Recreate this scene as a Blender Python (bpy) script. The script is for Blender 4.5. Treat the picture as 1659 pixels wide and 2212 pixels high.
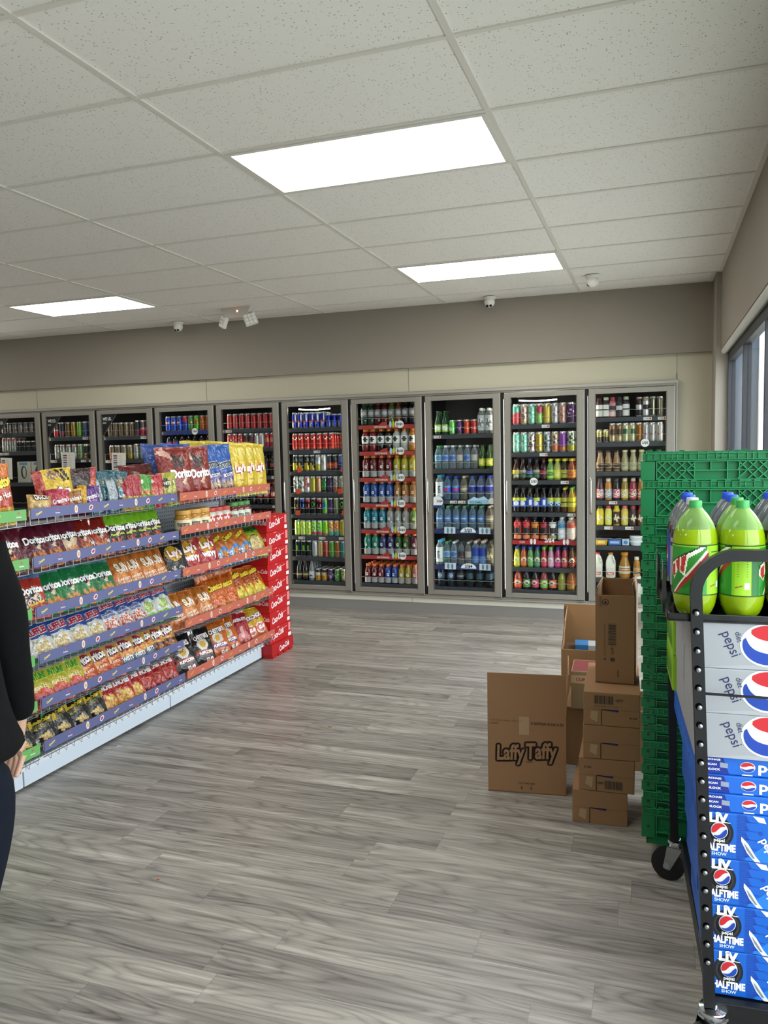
import bpy, bmesh, math, random
from mathutils import Vector, Matrix, noise
for o in list(bpy.data.objects): bpy.data.objects.remove(o)
SC = bpy.context.scene
COL = SC.collection
R = math.radians
H = 2.952                      # ceiling height

# ------------------------------------------------------------------ camera, world, lights, exposure
def make_camera():
    yaw, pitch, roll = -0.33323, -0.08124, -0.02159
    cy, sy = math.cos(yaw), math.sin(yaw)
    f = Vector((sy*math.cos(pitch), cy*math.cos(pitch), math.sin(pitch)))
    r = Vector((cy, -sy, 0)); u = r.cross(f)
    c, s = math.cos(roll), math.sin(roll)
    r2 = c*r + s*u; u2 = -s*r + c*u
    M3 = Matrix((r2, u2, -f)).transposed()
    cam = bpy.data.cameras.new('camera'); ob = bpy.data.objects.new('camera', cam)
    cam.sensor_fit = 'HORIZONTAL'; cam.sensor_width = 36; cam.lens = 36*1698.55/1659
    cam.clip_start = 0.05
    ob.matrix_world = Matrix.Translation((3.0799, -2.0095, H-1.3378)) @ M3.to_4x4()
    COL.objects.link(ob); SC.camera = ob
make_camera()
SC.view_settings.view_transform = 'Standard'; SC.view_settings.look = 'None'
SC.view_settings.gamma = 1; SC.view_settings.use_curve_mapping = False
SC.view_settings.exposure = 0.12
PANEL_STRENGTH = 11.0
LED_STRENGTH = 22.0
w = bpy.data.worlds.new('sky'); SC.world = w; w.use_nodes = True
w.node_tree.nodes['Background'].inputs[0].default_value = (0.97, 0.98, 1.0, 1)
w.node_tree.nodes['Background'].inputs[1].default_value = 6.5
def portal(loc, rot, sx, sy):
    l = bpy.data.lights.new('window_daylight', 'AREA'); l.shape = 'RECTANGLE'; l.size = sx; l.size_y = sy
    l.cycles.is_portal = True
    o = bpy.data.objects.new('window_daylight', l); o.location = loc; o.rotation_euler = rot; COL.objects.link(o)
portal((3.78, -0.6, 1.2), (0, R(90), 0), 2.4, 10.6)        # right-hand storefront windows

# ------------------------------------------------------------------ colours and materials
def L(h):
    if not isinstance(h, str): return h
    h = h.lstrip('#'); o = []
    for i in (0, 2, 4):
        x = int(h[i:i+2], 16)/255; o.append(x/12.92 if x <= .04045 else ((x+.055)/1.055)**2.4)
    return (o[0], o[1], o[2], 1.0)
MATS = {}
def newmat(name):
    m = bpy.data.materials.new(name); m.use_nodes = True
    nt = m.node_tree; b = nt.nodes['Principled BSDF']; return m, nt, b
def N(nt, t, **kw):
    n = nt.nodes.new(t)
    for k, v in kw.items(): setattr(n, k, v)
    return n
def attr_mat(name, rough=.5, metal=0, coat=0, trans=0, spec=.5, bump=None, ior=1.45, emis=0, alpha=1):
    m, nt, b = newmat(name)
    a = N(nt, 'ShaderNodeAttribute'); a.attribute_name = 'Col'
    nt.links.new(a.outputs['Color'], b.inputs['Base Color'])
    b.inputs['Roughness'].default_value = rough; b.inputs['Metallic'].default_value = metal
    b.inputs['Coat Weight'].default_value = coat; b.inputs['Coat Roughness'].default_value = .08
    b.inputs['Transmission Weight'].default_value = trans; b.inputs['IOR'].default_value = ior
    b.inputs['Specular IOR Level'].default_value = spec
    b.inputs['Alpha'].default_value = alpha
    if emis:
        nt.links.new(a.outputs['Color'], b.inputs['Emission Color']); b.inputs['Emission Strength'].default_value = emis
    if bump:
        tc = N(nt, 'ShaderNodeTexCoord'); no = N(nt, 'ShaderNodeTexNoise'); bp = N(nt, 'ShaderNodeBump')
        no.inputs['Scale'].default_value = bump[0]; no.inputs['Detail'].default_value = 3
        bp.inputs['Strength'].default_value = bump[1]; bp.inputs['Distance'].default_value = bump[2]
        nt.links.new(tc.outputs['Object'], no.inputs['Vector']); nt.links.new(no.outputs['Fac'], bp.inputs['Height'])
        nt.links.new(bp.outputs['Normal'], b.inputs['Normal'])
    MATS[name] = m; return m
attr_mat('matte', rough=.75)
attr_mat('satin', rough=.42)
attr_mat('gloss', rough=.18, coat=.3)
attr_mat('foil', rough=.3, metal=.12, spec=.7, coat=.25, bump=(20, .8, .022))
attr_mat('can', rough=.28, metal=.55)
attr_mat('metal', rough=.32, metal=.95)
attr_mat('brushed', rough=.42, metal=.55, bump=(60, .06, .003))
attr_mat('chrome', rough=.12, metal=1)
attr_mat('card', rough=.85, bump=(45, .12, .004))
attr_mat('liquid', rough=.06, coat=.6, trans=.25, ior=1.33)
attr_mat('limeade', rough=.05, coat=.5, trans=.3, ior=1.33, emis=0)
attr_mat('tote', rough=.38)
attr_mat('cloth', rough=.95, spec=.2, bump=(220, .25, .004))
attr_mat('denim', rough=.9, spec=.2, bump=(400, .3, .003))
attr_mat('skin', rough=.5)
attr_mat('wall', rough=.8, bump=(140, .1, .004))
def glassy(name, tint, ior=1.4):
    m, nt, b = newmat(name); nt.nodes.remove(b); out = nt.nodes['Material Output']
    tr = N(nt, 'ShaderNodeBsdfTransparent'); tr.inputs[0].default_value = tint
    gl = N(nt, 'ShaderNodeBsdfGlossy'); gl.inputs['Roughness'].default_value = .02
    lw = N(nt, 'ShaderNodeFresnel'); lw.inputs['IOR'].default_value = ior
    mx = N(nt, 'ShaderNodeMixShader')
    ge = N(nt, 'ShaderNodeNewGeometry'); k1 = N(nt, 'ShaderNodeMath', operation='SUBTRACT'); k1.inputs[0].default_value = 1; nt.links.new(ge.outputs['Backfacing'], k1.inputs[1])
    k2 = N(nt, 'ShaderNodeMath', operation='MULTIPLY'); nt.links.new(lw.outputs[0], k2.inputs[0]); nt.links.new(k1.outputs[0], k2.inputs[1])
    nt.links.new(k2.outputs[0], mx.inputs[0]); nt.links.new(tr.outputs[0], mx.inputs[1]); nt.links.new(gl.outputs[0], mx.inputs[2])
    nt.links.new(mx.outputs[0], out.inputs[0]); MATS[name] = m
glassy('pane', (.93, .95, .95, 1)); glassy('window_glass', (.93, .97, .98, 1), 1.4); glassy('plastic_film', (.9, .93, .95, 1))
def clear_attr():
    m, nt, b = newmat('clear'); out = nt.nodes['Material Output']
    a = N(nt, 'ShaderNodeAttribute'); a.attribute_name = 'Col'
    tr = N(nt, 'ShaderNodeBsdfTransparent'); nt.links.new(a.outputs['Color'], tr.inputs[0])
    nt.links.new(a.outputs['Color'], b.inputs['Base Color']); b.inputs['Roughness'].default_value = .06
    lw = N(nt, 'ShaderNodeLayerWeight'); lw.inputs[0].default_value = .35
    mr = N(nt, 'ShaderNodeMapRange'); mr.inputs[3].default_value = .22; mr.inputs[4].default_value = .9
    nt.links.new(lw.outputs['Facing'], mr.inputs[0])
    mx = N(nt, 'ShaderNodeMixShader'); nt.links.new(mr.outputs[0], mx.inputs[0])
    nt.links.new(tr.outputs[0], mx.inputs[1]); nt.links.new(b.outputs[0], mx.inputs[2]); nt.links.new(mx.outputs[0], out.inputs[0])
    MATS['clear'] = m
clear_attr()
def emit(name, col, s):
    m, nt, b = newmat(name); nt.nodes.remove(b); e = N(nt, 'ShaderNodeEmission')
    e.inputs[0].default_value = col; e.inputs[1].default_value = s
    nt.links.new(e.outputs[0], nt.nodes['Material Output'].inputs[0]); MATS[name] = m
emit('lamp', (1, .985, .94, 1), PANEL_STRENGTH); emit('led', (1, .95, .82, 1), LED_STRENGTH); emit('red_lamp', (1, .25, .08, 1), 12)

def mathn(nt, op, a, b=None, clamp=False):
    n = N(nt, 'ShaderNodeMath', operation=op); n.use_clamp = clamp
    for i, x in enumerate((a, b)):
        if x is None: continue
        if isinstance(x, (int, float)): n.inputs[i].default_value = x
        else: nt.links.new(x, n.inputs[i])
    return n.outputs[0]
def floor_mat():
    m, nt, b = newmat('plank_floor'); lk = nt.links.new
    g = N(nt, 'ShaderNodeNewGeometry'); sp = N(nt, 'ShaderNodeSeparateXYZ'); lk(g.outputs['Position'], sp.inputs[0])
    X, Y = sp.outputs[0], sp.outputs[1]
    W_, L_ = .152, 1.0
    yr = mathn(nt, 'DIVIDE', Y, W_); row = mathn(nt, 'FLOOR', yr)
    wn = N(nt, 'ShaderNodeTexWhiteNoise', noise_dimensions='1D'); lk(row, wn.inputs['W'])
    xo = mathn(nt, 'ADD', mathn(nt, 'DIVIDE', X, L_), mathn(nt, 'MULTIPLY', wn.outputs[0], 7.3))
    idx = mathn(nt, 'FLOOR', xo)
    cb = N(nt, 'ShaderNodeCombineXYZ'); lk(row, cb.inputs[0]); lk(idx, cb.inputs[1])
    wn2 = N(nt, 'ShaderNodeTexWhiteNoise', noise_dimensions='2D'); lk(cb.outputs[0], wn2.inputs['Vector'])
    rnd = wn2.outputs[0]
    v = N(nt, 'ShaderNodeCombineXYZ')
    lk(mathn(nt, 'ADD', mathn(nt, 'MULTIPLY', X, 1.0), mathn(nt, 'MULTIPLY', rnd, 57)), v.inputs[0])
    lk(mathn(nt, 'ADD', mathn(nt, 'MULTIPLY', Y, 7.0), mathn(nt, 'MULTIPLY', rnd, 91)), v.inputs[1])
    # cathedral figure: contour lines of a stretched noise
    n1 = N(nt, 'ShaderNodeTexNoise'); n1.inputs['Scale'].default_value = 1.25; n1.inputs['Detail'].default_value = 1.5
    n1.inputs['Distortion'].default_value = .25; lk(v.outputs[0], n1.inputs['Vector'])
    rings = mathn(nt, 'ABSOLUTE', mathn(nt, 'SINE', mathn(nt, 'MULTIPLY', n1.outputs['Fac'], 38)))
    # fine grain
    v2 = N(nt, 'ShaderNodeCombineXYZ')
    lk(mathn(nt, 'ADD', mathn(nt, 'MULTIPLY', X, 2.2), mathn(nt, 'MULTIPLY', rnd, 33)), v2.inputs[0])
    lk(mathn(nt, 'MULTIPLY', Y, 75), v2.inputs[1])
    n2 = N(nt, 'ShaderNodeTexNoise'); n2.inputs['Scale'].default_value = 1.0; n2.inputs['Detail'].default_value = 6; n2.inputs['Roughness'].default_value = .65
    lk(v2.outputs[0], n2.inputs['Vector'])
    v3 = N(nt, 'ShaderNodeCombineXYZ'); lk(mathn(nt, 'ADD', mathn(nt, 'MULTIPLY', X, .9), mathn(nt, 'MULTIPLY', rnd, 11)), v3.inputs[0]); lk(mathn(nt, 'MULTIPLY', Y, 14), v3.inputs[1])
    n3 = N(nt, 'ShaderNodeTexNoise'); n3.inputs['Scale'].default_value = 1.3; n3.inputs['Detail'].default_value = 3; lk(v3.outputs[0], n3.inputs['Vector'])
    t = mathn(nt, 'ADD', mathn(nt, 'MULTIPLY', mathn(nt, 'POWER', rings, .6), .22), mathn(nt, 'MULTIPLY', n2.outputs['Fac'], .85))
    t = mathn(nt, 'ADD', t, mathn(nt, 'MULTIPLY', n3.outputs['Fac'], .75))
    t = mathn(nt, 'ADD', t, mathn(nt, 'MULTIPLY', rnd, .20))
    t = mathn(nt, 'SUBTRACT', t, .56)
    cr = N(nt, 'ShaderNodeValToRGB'); lk(t, cr.inputs[0]); e = cr.color_ramp.elements
    e[0].position = .10; e[0].color = L('4d4843'); e[1].position = .92; e[1].color = L('c2bdb4')
    e2 = cr.color_ramp.elements.new(.42); e2.color = L('7f7a74')
    e3 = cr.color_ramp.elements.new(.66); e3.color = L('9d978f')
    # seams
    fy = mathn(nt, 'FRACT', yr); fx = mathn(nt, 'FRACT', xo)
    sy_ = mathn(nt, 'LESS_THAN', fy, .014); sx_ = mathn(nt, 'LESS_THAN', fx, .0022)
    seam = mathn(nt, 'MAXIMUM', sy_, sx_)
    mx = N(nt, 'ShaderNodeMix', data_type='RGBA'); lk(mathn(nt, 'MULTIPLY', seam, .35), mx.inputs[0]); lk(cr.outputs[0], mx.inputs[6]); mx.inputs[7].default_value = L('4a4642')
    lk(mx.outputs[2], b.inputs['Base Color'])
    b.inputs['Roughness'].default_value = .36; b.inputs['Specular IOR Level'].default_value = .5
    lk(mathn(nt, 'ADD', mathn(nt, 'MULTIPLY', n2.outputs['Fac'], .22), .26), b.inputs['Roughness'])
    bp = N(nt, 'ShaderNodeBump'); bp.inputs['Strength'].default_value = .16; bp.inputs['Distance'].default_value = .002
    lk(t, bp.inputs['Height']); lk(bp.outputs[0], b.inputs['Normal']); MATS['floor'] = m
floor_mat()
def ceiling_mat():
    m, nt, b = newmat('acoustic_tile'); lk = nt.links.new
    g = N(nt, 'ShaderNodeNewGeometry')
    vo = N(nt, 'ShaderNodeTexVoronoi'); vo.inputs['Scale'].default_value = 105; lk(g.outputs['Position'], vo.inputs['Vector'])
    no = N(nt, 'ShaderNodeTexNoise'); no.inputs['Scale'].default_value = 22; no.inputs['Detail'].default_value = 4; lk(g.outputs['Position'], no.inputs['Vector'])
    n2 = N(nt, 'ShaderNodeTexNoise'); n2.inputs['Scale'].default_value = 260; lk(g.outputs['Position'], n2.inputs['Vector'])
    spx = N(nt, 'ShaderNodeSeparateColor'); lk(vo.outputs['Color'], spx.inputs[0])
    d = mathn(nt, 'ADD', vo.outputs['Distance'], mathn(nt, 'MULTIPLY', n2.outputs['Fac'], .22))
    dot = mathn(nt, 'LESS_THAN', d, mathn(nt, 'SUBTRACT', mathn(nt, 'MULTIPLY', spx.outputs[0], .50), .05))
    fleck = mathn(nt, 'MULTIPLY', dot, mathn(nt, 'GREATER_THAN', no.outputs['Fac'], .42))
    mx = N(nt, 'ShaderNodeMix', data_type='RGBA'); lk(mathn(nt, 'MULTIPLY', fleck, .6), mx.inputs[0])
    mx.inputs[6].default_value = L('eeebe5'); mx.inputs[7].default_value = L('6f6b66'); lk(mx.outputs[2], b.inputs['Base Color'])
    b.inputs['Roughness'].default_value = .95; b.inputs['Specular IOR Level'].default_value = .1
    bp = N(nt, 'ShaderNodeBump'); bp.inputs['Strength'].default_value = .25; bp.inputs['Distance'].default_value = .002
    lk(no.outputs['Fac'], bp.inputs['Height']); lk(bp.outputs[0], b.inputs['Normal']); MATS['ceiling'] = m
ceiling_mat()
def peg_mat():
    m, nt, b = newmat('pegboard'); lk = nt.links.new
    g = N(nt, 'ShaderNodeNewGeometry'); sp = N(nt, 'ShaderNodeSeparateXYZ'); lk(g.outputs['Position'], sp.inputs[0])
    def cell(o): return mathn(nt, 'SUBTRACT', mathn(nt, 'FRACT', mathn(nt, 'DIVIDE', o, .0254)), .5)
    a, c = cell(sp.outputs[1]), cell(sp.outputs[2])
    d = mathn(nt, 'SQRT', mathn(nt, 'ADD', mathn(nt, 'MULTIPLY', a, a), mathn(nt, 'MULTIPLY', c, c)))
    hole = mathn(nt, 'LESS_THAN', d, .17)
    mx = N(nt, 'ShaderNodeMix', data_type='RGBA'); lk(hole, mx.inputs[0]); mx.inputs[6].default_value = L('b8bec4'); mx.inputs[7].default_value = L('14161a')
    lk(mx.outputs[2], b.inputs['Base Color']); b.inputs['Roughness'].default_value = .55; MATS['pegboard'] = m
peg_mat()

# ------------------------------------------------------------------ text cache
_T = {}
def text_shape(s, bold=0.0, shear=0.0, spacing=1.0):
    key = (s, bold, shear, spacing)
    if key in _T: return _T[key]
    cu = bpy.data.curves.new('t', 'FONT'); cu.body = s; cu.offset = bold; cu.shear = shear; cu.space_character = spacing
    cu.resolution_u = 3; cu.fill_mode = 'FRONT'; cu.align_x = 'CENTER'
    ob = bpy.data.objects.new('t', cu); COL.objects.link(ob)
    me = bpy.data.meshes.new_from_object(ob.evaluated_get(bpy.context.evaluated_depsgraph_get()))
    vs = [(v.co.x, v.co.y) for v in me.vertices]; fs = [tuple(p.vertices) for p in me.polygons]
    bpy.data.objects.remove(ob); bpy.data.meshes.remove(me); bpy.data.curves.remove(cu)
    x0 = min(v[0] for v in vs); x1 = max(v[0] for v in vs); y0 = min(v[1] for v in vs); y1 = max(v[1] for v in vs)
    cx, cy, wd = (x0+x1)/2, (y0+y1)/2, x1-x0
    _T[key] = ([((x-cx)/wd, (y-cy)/wd) for x, y in vs], fs)      # unit width, centred
    return _T[key]

# ------------------------------------------------------------------ mesh builder
KIDS = {}
class MB:
    def __init__(s): s.v = []; s.f = []; s.c = []; s.m = []
    def add(s, vs, fs, col, m=0, T=None):
        b = len(s.v)
        s.v += [tuple(T @ Vector(v)) for v in vs] if T is not None else [tuple(v) for v in vs]
        for i, f in enumerate(fs):
            s.f.append(tuple(b+k for k in f)); s.m.append(m)
            c = col[i] if isinstance(col, list) else col
            s.c.append(L(c))
        return s
    def box(s, x0, x1, y0, y1, z0, z1, col, m=0, T=None, bev=0):
        if bev:
            bm = bmesh.new(); bmesh.ops.create_cube(bm, size=1)
            for v in bm.verts: v.co = Vector(((x0+x1)/2+v.co.x*(x1-x0), (y0+y1)/2+v.co.y*(y1-y0), (z0+z1)/2+v.co.z*(z1-z0)))
            bmesh.ops.bevel(bm, geom=list(bm.edges), offset=bev, segments=2, affect='EDGES', profile=.6)
            bm.verts.index_update()
            s.add([v.co.copy() for v in bm.verts], [[v.index for v in f.verts] for f in bm.faces], col, m, T); bm.free(); return s
        vs = [(x, y, z) for x in (x0, x1) for y in (y0, y1) for z in (z0, z1)]
        return s.add(vs, [(0, 1, 3, 2), (4, 6, 7, 5), (0, 4, 5, 1), (2, 3, 7, 6), (0, 2, 6, 4), (1, 5, 7, 3)], col, m, T)
    def lathe(s, prof, n=16, col='ffffff', m=0, T=None, cols=None, shape=None, caps=True):
        vs = []; fs = []; cc = []
        for i, (r, z) in enumerate(prof):
            for k in range(n):
                a = 2*math.pi*k/n; rr = r if not shape else shape(r, z, a)
                vs.append((rr*math.sin(a), -rr*math.cos(a), z))      # angle 0 faces -Y
        for i in range(len(prof)-1):
            for k in range(n):
                k2 = (k+1) % n; fs.append((i*n+k, i*n+k2, (i+1)*n+k2, (i+1)*n+k))
                if cols:
                    a = 2*math.pi*(k+.5)/n; a = a-2*math.pi if a > math.pi else a
                    cc.append(cols(a, (prof[i][1]+prof[i+1][1])/2))
                else: cc.append(col)
        if caps:
            fs.append(tuple(range(n-1, -1, -1))); cc.append(cols(3, prof[0][1]) if cols else col)
            fs.append(tuple((len(prof)-1)*n+k for k in range(n))); cc.append(cols(3, prof[-1][1]) if cols else col)
        return s.add(vs, fs, cc, m, T)
    def grid(s, fn, nu, nv, colfn, m=0, T=None, flip=False):
        vs = [fn(i/nu, j/nv) for j in range(nv+1) for i in range(nu+1)]
        fs = []; cc = []
        for j in range(nv):
            for i in range(nu):
                a = j*(nu+1)+i; q = (a, a+1, a+nu+2, a+nu+1)
                fs.append(q[::-1] if flip else q); cc.append(colfn((i+.5)/nu, (j+.5)/nv) if callable(colfn) else colfn)
        return s.add(vs, fs, cc, m, T)
    def tube(s, pts, r, n=6, col='888888', m=0, T=None, closed=False, ry=None, upv=None):
        pts = [Vector(p) for p in pts]; vs = []; fs = []; k = len(pts)
        up0 = Vector((0, 0, 1))
        for i, p in enumerate(pts):
            if closed: d = (pts[(i+1) % k]-pts[i-1]).normalized()
            else: d = (pts[min(i+1, k-1)]-pts[max(i-1, 0)]).normalized()
            up = Vector(upv) if upv else (up0 if abs(d.z) < .95 else Vector((0, 1, 0)))
            a = d.cross(up).normalized(); b = a.cross(d).normalized()
            for j in range(n):
                t = 2*math.pi*(j+.5)/n; vs.append(p+a*r*math.cos(t)+b*(ry or r)*math.sin(t))
        for i in range(k if closed else k-1):
            for j in range(n):
                fs.append((i*n+j, i*n+(j+1) % n, ((i+1) % k)*n+(j+1) % n, ((i+1) % k)*n+j))
        if not closed: fs += [tuple(range(n-1, -1, -1)), tuple((k-1)*n+j for j in range(n))]
        return s.add(vs, fs, col, m, T)
    def prism(s, poly, fn0, fn1, col, m=0, T=None):
        n = len(poly); vs = [fn0(*p) for p in poly]+[fn1(*p) for p in poly]
        fs = [tuple(range(n-1, -1, -1)), tuple(range(n, 2*n))]+[(i, (i+1) % n, n+(i+1) % n, n+i) for i in range(n)]
        return s.add(vs, fs, col, m, T)
    def flat(s, poly, fn, col, m=0, T=None):
        return s.add([fn(*p) for p in poly], [tuple(range(len(poly)))], col, m, T)
    def disc(s, cx, cy, rx, ry, fn, col, n=20, m=0, T=None, a0=0, a1=360, rot=0):
        full = abs(a1-a0) >= 360; ca, sa = math.cos(R(rot)), math.sin(R(rot)); ps = []
        for i in range(n if full else n+1):
            a = R(a0+(a1-a0)*i/n); x, y = rx*math.cos(a), ry*math.sin(a); ps.append((cx+x*ca-y*sa, cy+x*sa+y*ca))
        return s.flat(ps, fn, col, m, T)
    def text(s, txt, x, y, width, fn, col, rot=0, bold=0.0, shear=0.0, stretch=1.0, spacing=1.0, m=0, T=None):
        vs, fs = text_shape(txt, bold, shear, spacing); ca, sa = math.cos(R(rot)), math.sin(R(rot))
        out = []
        for a, b in vs:
            a *= width; b *= width*stretch; out.append(fn(x+a*ca-b*sa, y+a*sa+b*ca))
        return s.add(out, fs, col, m, T)
    def build(s, name, mats, parent=None, loc=None, rotz=0, smooth=None):
        me = bpy.data.meshes.new(name); me.from_pydata(s.v, [], s.f)
        mats = [mats] if isinstance(mats, str) else mats
        for k in mats: me.materials.append(MATS[k])
        me.polygons.foreach_set('material_index', s.m)
        ca = me.color_attributes.new('Col', 'FLOAT_COLOR', 'CORNER'); arr = []
        for f, c in zip(s.f, s.c): arr += list(c)*len(f)
        ca.data.foreach_set('color', arr)
        if smooth:
            me.polygons.foreach_set('use_smooth', [True]*len(s.f)); me.set_sharp_from_angle(angle=R(smooth))
        me.update()
        o = bpy.data.objects.new(name, me); COL.objects.link(o)
        if parent: o.parent = parent; KIDS.setdefault(parent.name, []).append(o)
        if loc: o.location = loc
        if rotz: o.rotation_euler.z = rotz
        return o

def tag(o, label, cat, group=None, kind=None):
    if label: o['label'] = label
    if cat: o['category'] = cat
    if group: o['group'] = group
    if kind: o['kind'] = kind
    return o
def empty(name, loc, rotz=0, label=None, cat=None, group=None):
    o = bpy.data.objects.new(name, None); COL.objects.link(o); o.location = loc; o.rotation_euler.z = rotz
    o.empty_display_size = .05
    return tag(o, label, cat, group)
def struct(o): o['kind'] = 'structure'; return o
def kids(o):
    return KIDS.get(o.name, [])
def copy_tree(o, parent=None):
    c = o.copy(); COL.objects.link(c)
    if parent: c.parent = parent
    for ch in kids(o): copy_tree(ch, c)
    return c
ORD = ['first', 'second', 'third', 'fourth', 'fifth', 'sixth', 'seventh', 'eighth', 'ninth', 'tenth', 'eleventh', 'twelfth', 'thirteenth', 'fourteenth', 'fifteenth', 'sixteenth', 'seventeenth', 'eighteenth']
NUM = ['', 'one', 'two', 'three', 'four', 'five', 'six', 'seven', 'eight', 'nine', 'ten', 'eleven', 'twelve']
# small flat-graphics painter: ops over (u in -1..1, v in 0..1)
def inpoly(x, y, ps):
    c = False; j = len(ps)-1
    for i in range(len(ps)):
        xi, yi = ps[i]; xj, yj = ps[j]
        if (yi > y) != (yj > y) and x < (xj-xi)*(y-yi)/(yj-yi)+xi: c = not c
        j = i
    return c
def painter(base, ops=()):
    ops = [tuple(o) for o in ops]
    def f(u, v):
        c = base
        for o in ops:
            k = o[0]
            if k == 'b' and o[1] <= v <= o[2]: c = o[3]
            elif k == 'e' and ((u-o[1])/o[3])**2+((v-o[2])/o[4])**2 < 1: c = o[5]
            elif k == 'p' and inpoly(u, v, o[1]): c = o[2]
            elif k == 'n':
                q = noise.noise(Vector((u*5+o[1]*9, v*14, o[2]*7)))
                if ((u-o[1])/o[3])**2+((v-o[2])/o[4])**2 < 1+q*1.6: c = o[5] if noise.noise(Vector((u*9, v*24, 3.1))) > 0 else o[6]
            elif k == 'w' and v < o[1]+o[2]*math.sin(u*o[3]): c = o[4]
        return c
    return f

def short(desc, n):
    return desc
# ================================================================== the room
YB = 5.25                                                # soffit face of the back wall
def quadbox(name, x0, x1, y0, y1, z0, z1, col, mat='wall', st=True, bev=0):
    o = MB().box(x0, x1, y0, y1, z0, z1, col, bev=bev).build(name, mat)
    return struct(o) if st else o
quadbox('floor', -7.2, 3.72, -6.6, 5.5, -.05, 0, '8c8780', 'floor')
quadbox('ceiling', -7.2, 3.78, -6.6, 5.6, H, H+.05, 'd9d6d0', 'ceiling')
g = MB()                                                 # T-bar grid: 4 ft by 2 ft
TB = 'ddd9d0'
for i in range(-6, 3): g.box(1.2192*i+1.2192-.012, 1.2192*i+1.2192+.012, -6.6, YB, H-.006, H+.001, TB)
for j in range(-11, 9): g.box(-7.2, 3.57,   .6096*j-.011, .6096*j+.011, H-.005, H+.001, TB)
g.box(3.545, 3.575, -6.6, 4.87, H-.006, H, TB).box(3.495, 3.525, 4.87, YB, H-.006, H, TB).box(-7.2, 3.52, YB-.02, YB, H-.005, H, TB)
struct(g.build('trim_1', 'satin'))
WALL = '90887d'
m = MB()
m.box(-7.2, 3.53, YB, YB+.5, 2.37, H, WALL)              # soffit over the coolers
m.box(-7.2, 3.53, 6.2, 6.3, 0, 2.4, WALL)
struct(m.build('wall_back', 'wall'))
PANEL = 'b9b49e'
m = MB()
m.box(-7.2, 3.53, YB+.05, YB+.12, 2.145, 2.37, PANEL)
m.box(3.262, 3.53, YB+.05, YB+.12, 0.0, 2.145, PANEL)
for x in (-3.63, -1.4, .83, 3.25): m.box(x-.002, x+.002, YB+.047, YB+.051, 2.145, 2.37, '8f8a78')
m.box(3.25-.002, 3.252, YB+.047, YB+.051, 0.1, 2.2, '8f8a78')
struct(m.build('wall_cooler_panel', 'wall'))
m = MB().box(-7.2, 3.262, YB+.04, YB+.1, .098, .15, 'cfccbd'); m.box(.828, .832, YB+.038, YB+.041, .098, .15, '8a877b')
struct(m.build('trim_2', 'wall'))
struct(MB().box(-7.2, 3.53, YB+.035, YB+.1, 0, .098, '7d7a76').build('baseboard_back', 'satin'))
struct(MB().box(-7.3, -7.2, -6.6, 6.3, 0, H, WALL).build('wall_left', 'wall'))
m = MB()                                                 # right wall: header over the storefront, corner pier
m.box(3.57, 3.72, -6.6, 4.87, 2.345, H, WALL)
m.box(3.53, 3.64, 4.87, 5.9, 0, H, '979086')
struct(m.build('wall_right', 'wall'))
m = MB(); m.tube([(3.592, y, 2.325) for y in (-6.6, 4.87)], .024, n=12, col='c9c8c0')
m.box(3.592, 3.7, -6.6, 4.87, 2.315, 2.346, 'b9b8b0')
struct(m.build('trim_3', 'satin', smooth=50))
# storefront glazing on the right
FR = '2b2d33'
muy = [4.845, 3.715, 2.6, 1.45, .3, -.85, -2.0, -3.15, -4.3, -5.45, -6.5]
for k in range(len(muy)-1):
    f = MB()
    f.box(3.62, 3.672, muy[k]-.025, muy[k]+.025, 0, 2.315, FR); f.box(3.62, 3.672, muy[k+1]+.025, muy[k]-.025, 2.24, 2.315, FR)
    f.box(3.62, 3.672, muy[k+1]+.025, muy[k]-.025, 0, .1, FR)
    o = struct(f.build('window_%d' % (k+1), 'satin'))
    MB().box(3.644, 3.650, muy[k+1]+.025, muy[k]-.025, .1, 2.24, 'ffffff').build('window_pane', 'window_glass', o)
struct(MB().box(-7.2, 3.72, -6.75, -6.6, 0, H, WALL).build('wall_front', 'wall'))
# outdoors
struct(MB().box(-14, 3.7, -20, -6.8, -.12, -.06, 'b4b4ae').build('ground_front', 'wall'))
struct(MB().box(3.74, 16, -20, 16, -.12, -.06, 'b4b4ae').build('ground_side', 'wall'))
tag(MB().box(4.035, 5.3, 6.5, 7.1, -.06, 3.4, 'e6e6e2').build('stucco_column', 'wall'), 'white stucco column standing outside the storefront window', 'column')
tag(MB().box(3.76, 4.033, 6.6, 6.75, -.06, 3.4, '47566b').build('storefront_panel', 'satin'), 'blue-grey panel seen through the window beside the stucco column', 'panel')

# ceiling lights
def ceiling_light(x0, y0, label):
    t = empty('ceiling_light', (x0+.61, y0+.305, H-.008), label=label, cat='ceiling light', group='recessed light panels')
    f = MB(); W2, D2, b = .597, .293, .022
    for a in ((-W2, W2, -D2, -D2+b), (-W2, W2, D2-b, D2), (-W2, -W2+b, -D2+b, D2-b), (W2-b, W2, -D2+b, D2-b)):
        f.box(a[0], a[1], a[2], a[3], -.001, .012, 'dedbd2')
    f.build('frame', 'satin', t)
    MB().box(-W2+b, W2-b, -D2+b, D2-b, .0005, .008, 'ffffff').build('diffuser', 'lamp', t)
ceiling_light(1.2192, 1.2192, 'largest glowing rectangular ceiling panel, nearest in view')
ceiling_light(1.2192, 3.6576, 'glowing rectangular ceiling panel closest to the right dome camera')
ceiling_light(-2.4384, 3.6576, 'glowing rectangular ceiling panel above the left cooler doors')
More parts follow.
